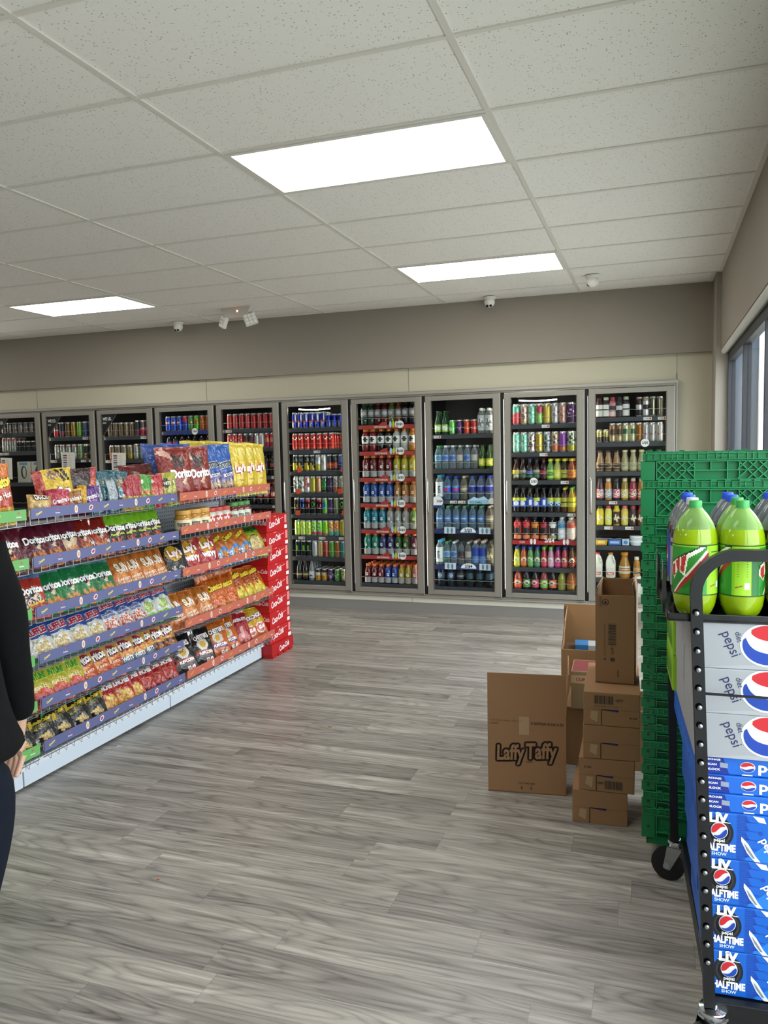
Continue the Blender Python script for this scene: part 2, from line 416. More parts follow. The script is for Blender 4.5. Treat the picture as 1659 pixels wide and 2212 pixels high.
for x, y, s in ((1.2192, -1.2192, 'straight overhead'), (-2.4384, 1.2192, 'over the snack gondola'), (-2.4384, -1.2192, 'left of the gondola front'), (-2.4384, -3.6576, 'left rear of the store'),
                (-6.096, 3.6576, 'far left by the coolers'), (-6.096, -.6, 'far left of the store')):
    ceiling_light(x, y, 'glowing rectangular ceiling panel outside the photo, '+s)

# ceiling cameras and emergency light
def dome_camera(x, y, rz, tilt, label):
    t = empty('dome_camera', (x, y, H-.006), rz, label, 'security camera', 'white dome cameras on the ceiling')
    MB().lathe([(.05, -.02), (.056, -.016), (.056, 0)], 24, 'e4e2dc').build('mounting_base', 'satin', t, smooth=40)
    T = Matrix.Translation((0, 0, -.045)) @ Matrix.Rotation(R(tilt), 4, 'X')
    prof = [(.047*math.sin(R(a)), -.047*math.cos(R(a))) for a in range(6, 150, 12)]
    b = MB(); b.lathe(prof, 24, 'e8e6e0', T=T); b.build('housing', 'satin', t, smooth=50)
    e = MB()
    for dx in (-.015, .015):
        e.lathe([(.0125, -.049), (.0125, -.044)], 14, '0c0c10', T=T @ Matrix.Translation((dx, 0, 0)))
    e.build('lens', 'gloss', t)
dome_camera(1.66, 5.12, 0, -38, 'white dome camera on the ceiling above the sports drink door')
dome_camera(2.60, 4.58, R(-110), -50, 'white dome camera hanging nearest the window corner, turned sideways')
dome_camera(-1.57, 5.08, 0, -38, 'white dome camera on the ceiling beside the emergency light')
dome_camera(-4.02, 5.1, 0, -38, 'white dome camera at the far left end of the ceiling')
t = empty('emergency_light', (-.62, 4.64, H), R(-6), 'two-headed emergency light with a glowing red dot on the ceiling', 'emergency light')
b = MB()
b.prism([(-.17, 0), (.17, 0), (.11, -.1), (-.11, -.1)], lambda x, z: (x, -.05, z), lambda x, z: (x, .05, z), 'c9c2ba'); b.build('housing', 'satin', t)
MB().disc(.02, -.04, .009, .009, lambda x, z: (x, -.0515, z), 'ff8844').build('indicator', 'red_lamp', t)
for s in (-1, 1):
    T = Matrix.Translation((s*.15, -.03, -.125)) @ Matrix.Rotation(R(-s*22), 4, 'Y') @ Matrix.Rotation(R(s*35), 4, 'Z')
    b = MB().box(-.06, .06, -.02, .02, -.055, .055, 'd5d2ca', T=T, bev=.008)
    for a in (-.036, 0, .036):
        for c in (-.033, 0, .033): b.box(a-.014, a+.014, -.026, -.019, c-.013, c+.013, 'f4f4f0', T=T, bev=.004)
    b.build('lamp_head', 'gloss', t)

# ================================================================== reach-in coolers
PITCH, XR = .7559, 3.24
def seam(k): return XR-PITCH*(11-k)                     # left edge of door k (1..10)
STEEL = '97938a'
m = MB(); x0, x1 = seam(1)-.6, 3.262
m.box(x0, x1, 5.262, 5.31, 2.10, 2.147, STEEL); m.box(x0, x1, 5.245, 5.265, 2.118, 2.140, 'aaa69c')
m.box(x0, x1, 5.262, 5.31, .150, .186, STEEL); m.box(x0, x1, 5.250, 5.265, .156, .168, 'aaa69c')
m.box(3.236, 3.262, 5.262, 5.31, .186, 2.10, STEEL); m.box(3.246, 3.255, 5.25, 5.265, .16, 2.13, 'aaa69c')
struct(m.build('trim_4', 'brushed'))
DOORNAME = {1: 'leftmost beer cooler', 2: 'second beer cooler', 3: 'third beer cooler', 4: 'blue cola cooler', 5: 'red cola cooler', 6: 'energy drink cooler',
            7: 'sports drink cooler', 8: 'bottled water cooler', 9: 'iced tea cooler', 10: 'dairy cooler'}
SHELVES = {1: [1.877, 1.661, 1.30, 1.0], 2: [1.817, 1.564, 1.25, .95], 3: [1.808, 1.551, 1.26, .95], 4: [1.846, 1.593, 1.298, 1.0, .7], 5: [1.846, 1.648, 1.356, 1.053, .75],
           6: [1.835, 1.612, 1.394, 1.174, .954, .733, .515, .268], 7: [1.843, 1.584, 1.324, 1.069, .809, .551, .265], 8: [1.731, 1.4, 1.105, .818, .471, .262],
           9: [1.804, 1.544, 1.287, .989, .728, .472, .262], 10: [1.845, 1.622, 1.362, 1.102, .874, .692, .394, .2]}
COOL = {}
def cooler(k):
    s = seam(k); t = empty('beverage_cooler', (s+PITCH/2, 5.27, 0), label='%s, glass-doored and steel-framed, in the back wall' % DOORNAME[k], cat='cooler', group='reach-in coolers in the back wall')
    hw = PITCH/2; b = MB()
    for a in ((-hw, -hw+.008, 0, .86), (hw-.008, hw, 0, .86)): b.box(a[0], a[1], .045, .9, .15, 2.14, '15161a')
    b.box(-hw, hw, .86, .9, .15, 2.14, '101114'); b.box(-hw, hw, .045, .9, .15, .2, '1b1c20'); b.box(-hw, hw, .045, .9, 2.1, 2.14, '131417')
    b.box(-hw, -hw+.02, .0, .045, .186, 2.1, '0b0b0d'); b.box(hw-.02, hw, .0, .045, .186, 2.1, '0b0b0d')
    b.build('casing', 'satin', t)
    MB().box(-hw+.03, -hw+.042, .05, .06, .26, 2.04, 'fff4d8').build('light_strip', 'led', t)
    MB().box(hw-.042, hw-.03, .05, .06, .26, 2.04, 'fff4d8').build('light_strip', 'led', t)
    if k in (6, 9): 
        MB().tube([(-.24+.05*i, .16, 2.03-.01*math.sin(i*.4)) for i in range(8)], .006, n=8, col='ffffff').build('ceiling_tube', 'led', t)
    # door
    d = MB(); X0, X1, Z0, Z1 = -hw+.03, hw-.011, .192, 2.094; rl, rr, rv = .056, .060, .044
    d.box(X0, X0+rl, -.022, .01, Z0, Z1, STEEL, bev=.003); d.box(X1-rr, X1, -.022, .01, Z0, Z1, STEEL, bev=.003)
    d.box(X0+rl, X1-rr, -.021, .009, Z0, Z0+rv, STEEL, bev=.003); d.box(X0+rl, X1-rr, -.021, .009, Z1-rv, Z1, STEEL, bev=.003)
    d.box(X1+.001, X1+.006, -.024, -.01, Z0-.005, Z1+.004, 'c9c6bd')
    for a in ((X0+rl, X0+rl+.006), (X1-rr-.006, X1-rr)): d.box(a[0], a[1], -.024, .008, Z0+rv, Z1-rv, '6a6864')
    d.box(X1-.05, X1+.010, -.025, -.004, Z0-.016, Z0-.006, '8e8b84')
    do = d.build('door', 'brushed', t)
    MB().box(X0+rl, X1-rr, -.007, -.001, Z0+rv, Z1-rv, 'ffffff').build('glass_pane', 'pane', do)
    g = MB(); hx = X0+.022; z0, z1 = .985, 1.315
    g.tube([(hx, -.022, z1), (hx, -.045, z1-.006), (hx, -.055, z1-.03), (hx, -.058, (z0+z1)/2), (hx, -.055, z0+.03), (hx, -.045, z0+.006), (hx, -.022, z0)], .0085, n=8, col='c9c7c2')
    g.build('handle', 'metal', do, smooth=60)
    if k <= 3:
        q = MB(); A = (X0+rl+.004, Z1-rv-.005)
        q.flat([(A[0], A[1]), (A[0], A[1]-.24), (A[0]+.19, A[1])], lambda x, z: (x, -.0085, z), '15161a')
        q.flat([(A[0]+.19, A[1]), (A[0], A[1]-.24), (A[0], A[1]-.246), (A[0]+.196, A[1])], lambda x, z: (x, -.0088, z), '6f716f')
        q.text('WE I.D.', A[0]+.068, A[1]-.045, .115, lambda x, z: (x, -.0092, z), 'e8e8e4', bold=.02, stretch=1.3)
        for i in range(2): q.flat([(A[0]+.01, A[1]-.085-i*.012), (A[0]+.055, A[1]-.085-i*.012), (A[0]+.055, A[1]-.078-i*.012), (A[0]+.01, A[1]-.078-i*.012)], lambda x, z: (x, -.0092, z), 'aaaaa6')
        q.build('sticker', 'satin', do)
    # shelves
    sh = []
    for z in SHELVES[k]:
        b = MB(); b.box(-hw+.055, hw-.055, .065, .8, z-.012, z-.004, '26282c'); b.box(-hw+.052, hw-.052, .052, .066, z-.042, z-.002, '3b3d42', bev=.003)
        b.box(-hw+.052, -hw+.075, .05, .0525, z-.036, z-.010, 'b9b39c')
        o = b.build('shelf', 'satin', t)
        g = MB(); n = 24
        g.tube([(-hw+.06+(2*hw-.12)*i/n, .052, z+.062+.003*math.sin(i*1.9+k)) for i in range(n+1)], .0016, n=5, col='b8b8b4')
        g.tube([(-hw+.06, .052, z-.01), (-hw+.06, .052, z+.062)], .0016, n=5, col='b8b8b4'); g.build('guard_wire', 'satin', o)
        sh.append(o)
    COOL[k] = (t, sh, s); return t
for k in range(1, 11): cooler(k)
def shelf_tag(k, i, x, w, col='dcdcd6', txt=None, tcol='c0392b', h=.026):
    o = COOL[k][1][i]; z = SHELVES[k][i]-.023; fn = lambda a, c: (a, .049, c)
    b = MB().box(x-w/2, x+w/2, .0495, .052, z-h/2, z+h/2, col)
    b.text(txt or '2 FOR', x-w*.12, z, w*.5, fn, '3a3a3c', bold=.02); b.flat([(x+w*.2, z-h*.3), (x+w*.42, z-h*.3), (x+w*.42, z+h*.3), (x+w*.2, z+h*.3)], fn, tcol)
    b.build('price_tag', 'satin', o)
def promo(k, i, col, word, deal, x0=-.29, x1=.29, badge=.1, kind='sport'):
    o = COOL[k][1][i]; z = SHELVES[k][i]-.022; fn = lambda a, c: (a, .0475, c); f2 = lambda a, c: (a, .0465, c); f3 = lambda a, c: (a, .0455, c)
    b = MB().box(x0, x1, .048, .052, z-.018, z+.018, col)
    if kind == 'sport':
        b.flat([(-.09, z+.017), (-.05, z+.045), (.0, z+.05), (.0, z+.017)], fn, col)
        b.text(word, -.07, z, .13, f2, 'e8d9d5', bold=.03)
        for j, c in enumerate(('9fd0dc', 'c9c23a', 'd8d8d6')): b.disc(.035+.03*j, z+.022, .013, .032, f2, c)
        b.disc(.135, z+.02, .037, .037, f2, 'f2f2ee'); b.text(deal, .135, z+.02, .052, f3, '1b1b1d', bold=.03)
    elif kind == 'water':
        b.disc(badge, z-.005, .075, .05, fn, 'eef2f6', a0=0, a1=180); b.text(deal, badge, z+.014, .075, f2, '1a2a4a', bold=.03)
        for a in (-.14, .20):
            b.flat([(a-.055, z-.018), (a+.055, z-.018), (a+.055, z+.045), (a-.055, z+.045)], fn, 'd5dde2')
            for q in (-.02, .02): b.disc(a+q, z+.012, .011, .028, f2, '5f87a8')
    elif kind == 'red':
        for a in (-.1, .2):
            b.flat([(a-.045, z-.018), (a+.045, z-.018), (a+.045, z+.04), (a-.045, z+.04)], fn, 'a5232a')
            for q in (-.016, .016): b.disc(a+q, z+.01, .012, .027, f2, 'e9e4df')
        b.text(deal, .05, z+.02, .09, f2, 'f4e8e4', bold=.03); b.text('ICED', -.2, z+.004, .05, f2, 'e8c8c0', bold=.03)
    b.build('price_strip', 'satin', o)
for i in range(6): promo(7, i, 'b03a35', 'GATORADE', '2/$3' if i else '2/$2')
promo(8, 3, '26306a', '', '2/$3', badge=.04, kind='water'); promo(8, 4, '26306a', '', '2/$4', badge=.04, kind='water')
promo(9, 4, 'b2262c', '', '2/$4', kind='red')
o = COOL[8][1][2]; z = 1.105-.022
b = MB().box(.04, .29, .048, .052, z-.02, z+.02, '9cc4dc'); b.flat([(.05, z+.02), (.1, z+.05), (.14, z+.035), (.2, z+.055), (.24, z+.02)], lambda a, c: (a, .0475, c), 'b9d9ea')
b.text('TO CHILL', .12, z-.003, .12, lambda a, c: (a, .047, c), '2c5a7a', bold=.03); b.disc(.27, z+.01, .03, .03, lambda a, c: (a, .0465, c), 'f4f4f0')
b.disc(-.255, z, .062, .062, lambda a, c: (a, .040, c), '27336b'); b.disc(-.255, z+.004, .055, .055, lambda a, c: (a, .0395, c), 'f0f2f4'); b.text('2/$4', -.235, z+.008, .06, lambda a, c: (a, .039, c), '23284a', bold=.03)
b.flat([(-.303, z-.03), (-.207, z-.03), (-.23, z-.052), (-.28, z-.052)], lambda a, c: (a, .039, c), '27336b')
b.build('price_strip', 'satin', o)
for k, i, x in ((6, 1, 0), (6, 5, -.2), (6, 5, .03), (6, 5, .25), (5, 0, -.25), (5, 1, -.2), (5, 2, .27), (5, 3, .27), (9, 0, .02), (9, 1, 0), (9, 2, .19), (9, 3, .25), (10, 0, .15), (10, 0, .27), (10, 3, -.14), (10, 4, -.18), (10, 4, 0),
                (8, 0, -.25), (8, 2, -.1), (8, 2, -.02), (8, 3, .26), (4, 1, -.03), (2, 0, .18), (2, 0, .27), (2, 1, -.27), (2, 1, .14), (2, 1, .25), (3, 0, .2), (3, 0, .28), (3, 1, -.27), (1, 1, -.28), (1, 1, -.2)):
    shelf_tag(k, i, x, .07)
for i, x in ((2, -.2), (2, .28), (3, -.22), (3, .24), (4, -.23), (4, .28)):
    o = COOL[6][1][i]; z = SHELVES[6][i]
    MB().box(x-.024, x+.024, .047, .049, z-.01, z+.04, 'e8552c').build('price_tag', 'satin', o)
for k, i, x, txt in ((4, 0, .1, '2/$4'), (9, 2, -.09, '2/$3'), (10, 1, .13, '2/$5'), (4, 1, .1, '2/$4')):
    o = COOL[k][1][i]; z = SHELVES[k][i]-.012
    b = MB().lathe([(.036, 0), (.036, .003)], 24, 'f0f0ec', T=Matrix.Translation((x, .046, z)) @ Matrix.Rotation(R(90), 4, 'X'))
    b.text(txt, x, z, .052, lambda a, c: (a, .0425, c), '18181a', bold=.03)
    if k == 4: b.box(-.29, .29, .048, .052, z-.03, z+.008, '2a3a7a')
    b.build('price_badge', 'satin', o)
# paper notices taped to the beer doors
def notice(x, z, w, h, label, pic='5a4a4a'):
    b = MB().box(-w/2, w/2, -.001, 0, -h/2, h/2, 'cfcbc2'); f = lambda a, c: (a, -.0015, c)
    for j in range(8):
        zz = h*.36-j*h*.1; c = ['5d4c48', '8a5a50', '6f7f95', '4f4a55', '7f8fa5', '3c3c46', '9a8f88', '6b5550'][j]
        b.flat([(-w*.38, zz-.009), (-w*.1, zz-.009), (-w*.1, zz+.008), (-w*.38, zz+.008)], f, c)
        b.flat([(w*.02, zz-.003), (w*(.2+.03*(j % 3)), zz-.003), (w*(.2+.03*(j % 3)), zz+.002), (w*.02, zz+.002)], f, '9b988f')
    o = b.build('paper_notice', 'matte', loc=(x, 5.244, z)); o.rotation_euler.y = R(2)
    tag(o, label, 'notice', 'paper notices taped to the beer cooler doors')
notice(-3.19, 1.51, .185, .265, 'white paper notice with small pictures taped to the second beer cooler door')
notice(-2.51, 1.50, .185, .25, 'white paper notice with small pictures taped to the third beer cooler door')
notice(-4.08, 1.47, .17, .25, 'white paper notice with a yellow picture on the leftmost beer cooler door')
# ================================================================== cans and bottles in the coolers
COUNT = {'can': 0, 'bottle': 0}
BACK = {'can': [], 'bottle': []}
def cyl_cols(h, P):
    return lambda a, z: P(a/(math.pi/2), z/h)
def make_can(r, h, base, ops=(), top='c8c8c6'):
    P = painter(base, list(ops)); n = 18
    prof = [(r*.72, 0), (r*.8, 0), (r*.97, h*.05)]+[(r, h*(.08+.78*i/9)) for i in range(10)]+[(r*.93, h*.91), (r*.80, h*.955), (r*.80, h*.975), (r*.84, h)]
    def cc(a, z):
        v = z/h
        return top if v > .93 or v < .03 else P(a/(math.pi/2), v)
    b = MB().lathe(prof, n, cols=cc); b.lathe([(r*.78, h-.003), (r*.78, h-.002)], 12, 'b4b4b2'); return b
def s_band(lo, hi, c): return ('b', lo, hi, c)
CANS = {
 'blue_silver': (.0265, .158, '1d2fa8', [('p', [(-1, .0), (-.2, .0), (.3, .45), (-1, .45)], 'b9bcc8'), ('p', [(.3, .45), (1, .45), (1, 1), (.1, 1)], 'a9adbb'), ('e', 0, .45, .5, .07, 'b0303a')], 'blue and silver energy drink can'),
 'blue_small': (.0265, .132, '16248a', [('b', .1, .4, '8e93a5'), ('p', [(-.1, 0), (.3, 0), (.6, 1), (.2, 1)], '2c41c8')], 'short dark blue energy drink can'),
 'cherry': (.033, .168, 'c5362c', [('p', [(0, .58), (.45, .71), (0, .84), (-.45, .71)], 'e6e0da'), ('p', [(0, .62), (.3, .71), (0, .80), (-.3, .71)], '6a2a26'), ('b', .08, .2, 'd9695a')], 'red energy drink can, white diamond'),
 'blk_yel': (.033, .168, '1e1f22', [('p', [(-1, .1), (.6, .1), (.1, .55), (-1, .5)], 'c9b530'), ('p', [(-.3, .6), (.2, .9), (.5, .6)], '6a6d70')], 'black and yellow energy drink can'),
 'wht_yel': (.033, .168, 'd2d3cc', [('b', .1, .42, 'b3a93a'), ('p', [(-.6, .9), (0, .5), (.6, .9)], '9ea1a0')], 'white and yellow energy drink can'),
 'white': (.033, .168, 'd5d6d3', [('p', [(-.7, .2), (.3, .5), (-.5, .85)], 'a2a5a6'), ('e', -.4, .6, .35, .05, 'c05030')], 'white energy drink can'),
 'blk_org': (.033, .168, '33353a', [('b', .2, .52, 'c05a3c'), ('e', 0, .75, .4, .12, '55585e')], 'dark grey and orange energy drink can'),
 'blue_can': (.033, .168, '26408e', [('b', .5, .85, '5b6d9e')], 'blue energy drink can'),
 'wht_pat': (.033, .168, 'cfd2c6', [('n', 0, .7, .9, .12, '3b3d3c', 'cfd2c6'), ('n', 0, .4, .8, .2, '55574f', 'd6d8d0')], 'white patterned energy drink can'),
 'wht_red': (.033, .168, 'd3cfcf', [('p', [(-1, .2), (-.5, .2), (0, .95), (-1, .95)], 'd05a48'), ('e', .2, .45, .3, .12, '8a2f3a')], 'white and red energy drink can'),
 'yellow': (.033, .168, 'a8a139', [('b', .12, .8, 'b4ac3e')], 'yellow energy drink can'),
 'orange': (.033, .168, 'b2622c', [('p', [(-.2, .1), (.4, .1), (.4, .85), (-.2, .85)], 'c9a080')], 'orange energy drink can'),
 'green_d': (.033, .168, '23262a', [('e', 0, .45, .6, .3, '2f8a3c'), ('n', 0, .8, .8, .1, '8d9090', '2a2d30')], 'black and green energy drink can'),
 'purple_d': (.033, .168, '2c2745', [('n', 0, .5, .8, .3, '6a3f7a', '333048')], 'dark purple energy drink can'),
 'grey': (.033, .168, '9a9a92', [('b', .1, .35, 'a8644a'), ('n', 0, .65, .6, .2, 'b8b8b0', '85857d')], 'grey energy drink can'),
 'blk_gold': (.033, .168, '17181a', [('e', 0, .5, .45, .14, 'a98a3e'), ('e', 0, .5, .25, .08, '17181a'), ('b', .84, .92, '8a6a30')], 'black energy drink can, gold ring'),
 'blk_blue': (.033, .168, '17181c', [('e', 0, .5, .45, .14, '5a6cc0'), ('e', 0, .5, .25, .08, '17181a'), ('b', .8, .92, '2c49a8')], 'black energy drink can, blue ring'),
 'blk_red': (.033, .168, '1a1618', [('e', 0, .5, .45, .14, 'c05a62'), ('e', 0, .5, .25, .08, '17181a'), ('b', .8, .92, 'b3364a')], 'black energy drink can, red ring'),
 'blk_grn': (.033, .168, '15181a', [('e', 0, .6, .4, .16, '5aa33a'), ('e', 0, .6, .2, .1, '15181a')], 'black energy drink can, green mark'),
 'grn_blue': (.033, .168, '6fb04a', [('e', 0, .55, .6, .2, '3a7ac0')], 'green energy drink can, blue spot'),
 'grygrn': (.033, .168, '80906a', [('b', .1, .3, '6a7a55')], 'grey-green energy drink can'),
 'lime': (.033, .158, 'b5d62c', [('n', .1, .5, .6, .35, 'dcecA0', 'b5d62c'), ('b', .08, .16, 'd8e38a')], 'lime yellow sparkling energy can'),
 'grn_pink': (.033, .158, '7cc142', [('b', .08, .28, 'c4486a'), ('n', 0, .6, .4, .3, 'dfeeda', '7cc142')], 'green and pink sparkling energy can'),
 'grn_br': (.033, .158, '8ad038', [('b', .08, .2, 'c84a60')], 'bright green sparkling energy can'),
 'org_teal': (.033, .158, 'd98a2c', [('w', .3, .06, 4, '58a8a4'), ('n', .1, .6, .4, .3, 'e8d8b8', 'd98a2c')], 'orange and teal sparkling energy can'),
 'silver': (.033, .168, 'b8bcc2', [], 'silver energy drink can'),
 'gold': (.033, .168, 'a98c52', [('p', [(-.1, .1), (.3, .1), (.3, .85), (-.1, .85)], 'd8c898')], 'gold energy drink can'),
 'red': (.033, .168, 'a23034', [('p', [(-.1, .1), (.15, .1), (.15, .85), (-.1, .85)], 'd08a80')], 'dark red energy drink can'),
 'green': (.033, .168, '4f9a36', [], 'green energy drink can'),
 'copper': (.033, .168, 'a86a3c', [], 'copper energy drink can'),
 'teal': (.033, .168, '3f8a90', [], 'teal energy drink can'),
 'blk_grn2': (.033, .168, '131517', [('p', [(-.3, .3), (-.1, .3), (-.05, .7), (-.3, .75)], '63b53a'), ('p', [(.1, .3), (.3, .3), (.25, .75), (.05, .7)], '63b53a')], 'black can, green claw marks'),
 'org_dark': (.030, .125, 'c08a2c', [('e', 0, .6, .5, .2, 'e0d8c8'), ('b', .7, .9, '3a3a40')], 'short orange and dark can'),
 'purp_s': (.030, .125, '4a2c5a', [('n', 0, .5, .6, .3, 'b0a0c0', '4a2c5a')], 'short purple can'),
 'green_s': (.030, .125, '4c9440', [('n', 0, .5, .5, .3, 'a8c8a0', '4c9440')], 'short green can'),
 'tan_s': (.030, .125, '8a8a58', [('n', 0, .5, .5, .3, 'd0d0a0', '8a8a58')], 'short olive can'),
 # colas
 'cola_blue': (.033, .158, '2a4fae', [('e', 0, .58, .5, .13, 'b84a44'), ('e', 0, .53, .45, .05, 'e2e2e8')], 'blue cola can'),
 'cola_bluered': (.033, .158, '243f9c', [('b', .62, .92, 'b03040')], 'blue cola can with a red shoulder'),
 'soda_green': (.033, .158, '5a7a48', [('n', 0, .5, .5, .3, 'b0b890', '4f8a3a')], 'green soda can'),
 'soda_lime': (.033, .158, '5aa02c', [('p', [(-.3, .4), (.5, .6), (.2, .75), (-.4, .6)], 'b8442c')], 'lime green soda can'),
 'soda_orng': (.033, .158, 'ab5c2c', [('b', .5, .6, 'c08050')], 'orange brown soda can'),
 'cola_red': (.031, .158, 'a33232', [('p', [(-.2, .1), (.1, .1), (.1, .9), (-.2, .9)], 'c98a88')], 'tall red cola can'),
 'cola_red2': (.033, .150, 'b23a3a', [('n', 0, .5, .5, .2, 'e0b8b0', 'b23a3a')], 'tall red cola can with white script'),
 'cola_black': (.033, .150, '2a2d30', [('e', 0, .55, .5, .12, '8a3030'), ('b', .8, .9, '5a5d60')], 'tall black cola can'),
 'cola_silver': (.033, .150, 'b8b8b6', [('p', [(-.6, .1), (-.3, .1), (-.3, .9), (-.6, .9)], 'b05050')], 'tall silver cola can'),
 'cola_pink': (.033, .150, 'a8304e', [('e', 0, .5, .4, .2, 'd8885a')], 'tall cherry coloured cola can'),
 # beers
 'beer_grey': (.033, .125, '57524e', [('e', 0, .5, .6, .3, '8a7c78'), ('b', .08, .2, '9a8a80')], 'dim grey beer can'),
 'beer_silver': (.033, .168, '8f8f88', [('b', .75, .92, 'a85a50'), ('n', 0, .45, .5, .2, 'c8c8c0', '7f7f78')], 'silver beer can, red shoulder'),
 'beer_black': (.033, .125, '1c2022', [('b', .85, .93, '6a6a68')], 'black beer can'),
 'beer_white': (.033, .168, '9b9c92', [('n', 0, .5, .7, .3, 'bfc0b8', '8c8d84'), ('b', .85, .93, '8a3a38')], 'tall pale beer can'),
 'beer_green': (.033, .168, '7f8f78', [('n', 0, .3, .6, .2, '9aa83a', '6f7f68'), ('b', .85, .93, '4a8a3a')], 'tall green-topped beer can'),
 'beer_dark': (.033, .168, '2c3232', [('n', 0, .25, .5, .15, 'd8b030', '2c3232'), ('b', .87, .93, 'b8a048')], 'tall dark beer can'),
 'beer_redlab': (.033, .168, '3a3c3c', [('b', .12, .4, 'a84a30'), ('b', .42, .5, 'c8c8c0')], 'tall dark beer can, red label'),
 'seltzer_red': (.030, .168, '6f5a58', [('b', .1, .42, 'b82c3c'), ('b', .42, .5, 'c0b8b0')], 'tall red and grey seltzer can'),
 'seltzer_dark': (.030, .168, '35323a', [('b', .1, .3, '7a3a4a')], 'tall dark seltzer can'),
 'seltzer_amber': (.030, .168, '6a5030', [], 'tall amber seltzer can'),
 'seltzer_gold': (.030, .168, '9a7a28', [], 'tall gold seltzer can'),
 'seltzer_lime': (.030, .168, '6f9a38', [('p', [(-.1, .1), (.2, .1), (.2, .9), (-.1, .9)], 'a8e050')], 'tall lime seltzer can'),
 'seltzer_blue': (.030, .168, '3f4f70', [], 'tall slate blue seltzer can'),
 'seltzer_plum': (.030, .168, '5a2f48', [], 'tall plum seltzer can'),
 'beer_bronze': (.033, .15, '5a4a3a', [('p', [(-.1, .1), (.15, .1), (.15, .9), (-.1, .9)], 'b89a70')], 'bronze beer can'),
 'beer_orglab': (.033, .158, '7c6a58', [('b', .1, .45, 'a8542c')], 'beer can, orange lower band'),
 'beer_yellab': (.033, .158, '8a8468', [('b', .1, .45, 'a08a2c')], 'beer can, yellow lower band'),
 'beer_goldtop': (.033, .125, 'a07830', [('b', .65, .9, 'd0a850')], 'gold-topped beer can'),
 # iced tea and others
 'tall_redteal': (.0355, .188, '6fb8a0', [('w', .55, .05, 5, 'd0545a')], 'tall teal and red iced tea can'),
 'tall_peach': (.0355, .188, 'c8a89a', [('n', 0, .5, .6, .3, '9a6a68', 'd0b8a8'), ('b', .08, .2, 'b0a060')], 'tall peach patterned iced tea can'),
 'tall_mint': (.0355, .188, '8cc4ac', [('n', 0, .5, .6, .3, 'c0dccc', '6ab096')], 'tall mint iced tea can'),
 'tall_melon': (.0355, .188, '8ab060', [('e', 0, .72, .6, .22, 'a84860'), ('n', 0, .3, .6, .15, 'a0c870', '709a48')], 'tall green iced tea can with a pink melon'),
 'tall_yellow': (.0355, .188, 'b49a3c', [('p', [(-.1, .1), (.2, .1), (.2, .9), (-.1, .9)], 'd8c878')], 'tall yellow iced tea can'),
 'tall_white': (.0355, .188, 'b8b4b4', [('n', 0, .5, .6, .2, '8a8488', 'c4c0c0')], 'tall white iced tea can'),
 'tall_rose': (.0355, .188, 'c09488', [('n', 0, .5, .6, .3, 'a87868', 'c8a49a')], 'tall rose iced tea can'),
 'tall_purple': (.0355, .188, '4a3258', [('n', 0, .6, .5, .15, 'b8a8c0', '4a3258')], 'tall dark purple iced tea can'),
 'tall_floral': (.0355, .188, 'c8beb8', [('n', 0, .5, .9, .4, '7a5a58', 'd0c8c0')], 'tall floral white iced tea can'),
 'tall_grey': (.0355, .188, '8f9a9c', [('n', 0, .5, .7, .3, '4a5254', 'a0a8a8')], 'tall grey iced tea can'),
 'tall_orange': (.0355, .188, 'c0a070', [('b', .1, .3, 'c06a48'), ('n', 0, .6, .6, .2, '5a5a90', 'c8b080')], 'tall sand coloured iced tea can'),
 'tall_violet': (.0355, .188, '8a50a0', [('b', .08, .28, 'c07838')], 'tall violet iced tea can'),
 'tall_paisley': (.0355, .188, '9aa890', [('n', 0, .6, .9, .3, '3c4a44', 'b0bca4'), ('b', .1, .35, 'a8a83c')], 'tall paisley iced tea can'),
 'spark_lime': (.030, .135, '6cc85a', [('n', 0, .4, .6, .15, 'e0f0e0', '6cc85a')], 'light green sparkling water can'),
 'spark_purple': (.030, .135, '4a2a58', [('n', 0, .5, .5, .2, '9a70a8', '4a2a58')], 'purple sparkling water can'),
 'spark_orange': (.030, .135, 'c84a30', [('b', .3, .45, 'e08a60')], 'orange sparkling water can'),
 'spark_red': (.030, .135, 'b83c3c', [('b', .3, .45, 'e0a090')], 'red sparkling water can'),
 'milk_can': (.030, .168, '2c2426', [('b', .3, .6, 'c8c4c0'), ('b', .85, .93, '8a3038')], 'black shake can with a white label'),
 'milk_can_w': (.030, .168, 'd4d0cc', [('b', .35, .6, '3a3638'), ('b', .8, .93, 'b89a8a')], 'white shake can'),
 'milk_can_d': (.030, .168, '4a4a40', [('p', [(-.1, .1), (.15, .1), (.15, .9), (-.1, .9)], 'b8b090')], 'dark bronze shake can'),
 'coffee_small': (.0265, .115, 'a89a60', [('b', .1, .4, '4a443a'), ('b', .8, .95, 'd8c888')], 'small gold coffee can'),
 'coffee_brown': (.031, .168, '8a6a4c', [('e', 0, .5, .5, .2, '4a3c30'), ('b', .08, .3, 'b09a70')], 'brown coffee can'),
 'coffee_cream': (.031, .168, 'b4b08a', [('e', 0, .55, .45, .14, '3f6a50')], 'cream coffee can, round green badge'),
 'coffee_amber': (.031, .168, '8a5a28', [], 'amber coffee can'),
 'coffee_silver': (.031, .168, 'b0aca8', [('p', [(-.6, .3), (.6, .45), (.6, .5), (-.6, .35)], '9a2c30')], 'silver coffee can'),
}
def mk_can_proto(key):
    r, h, base, ops, desc = CANS[key]
    o = make_can(r, h, base, ops).build('drink_can', 'can', smooth=50); return o, 2*r, desc, 'can'
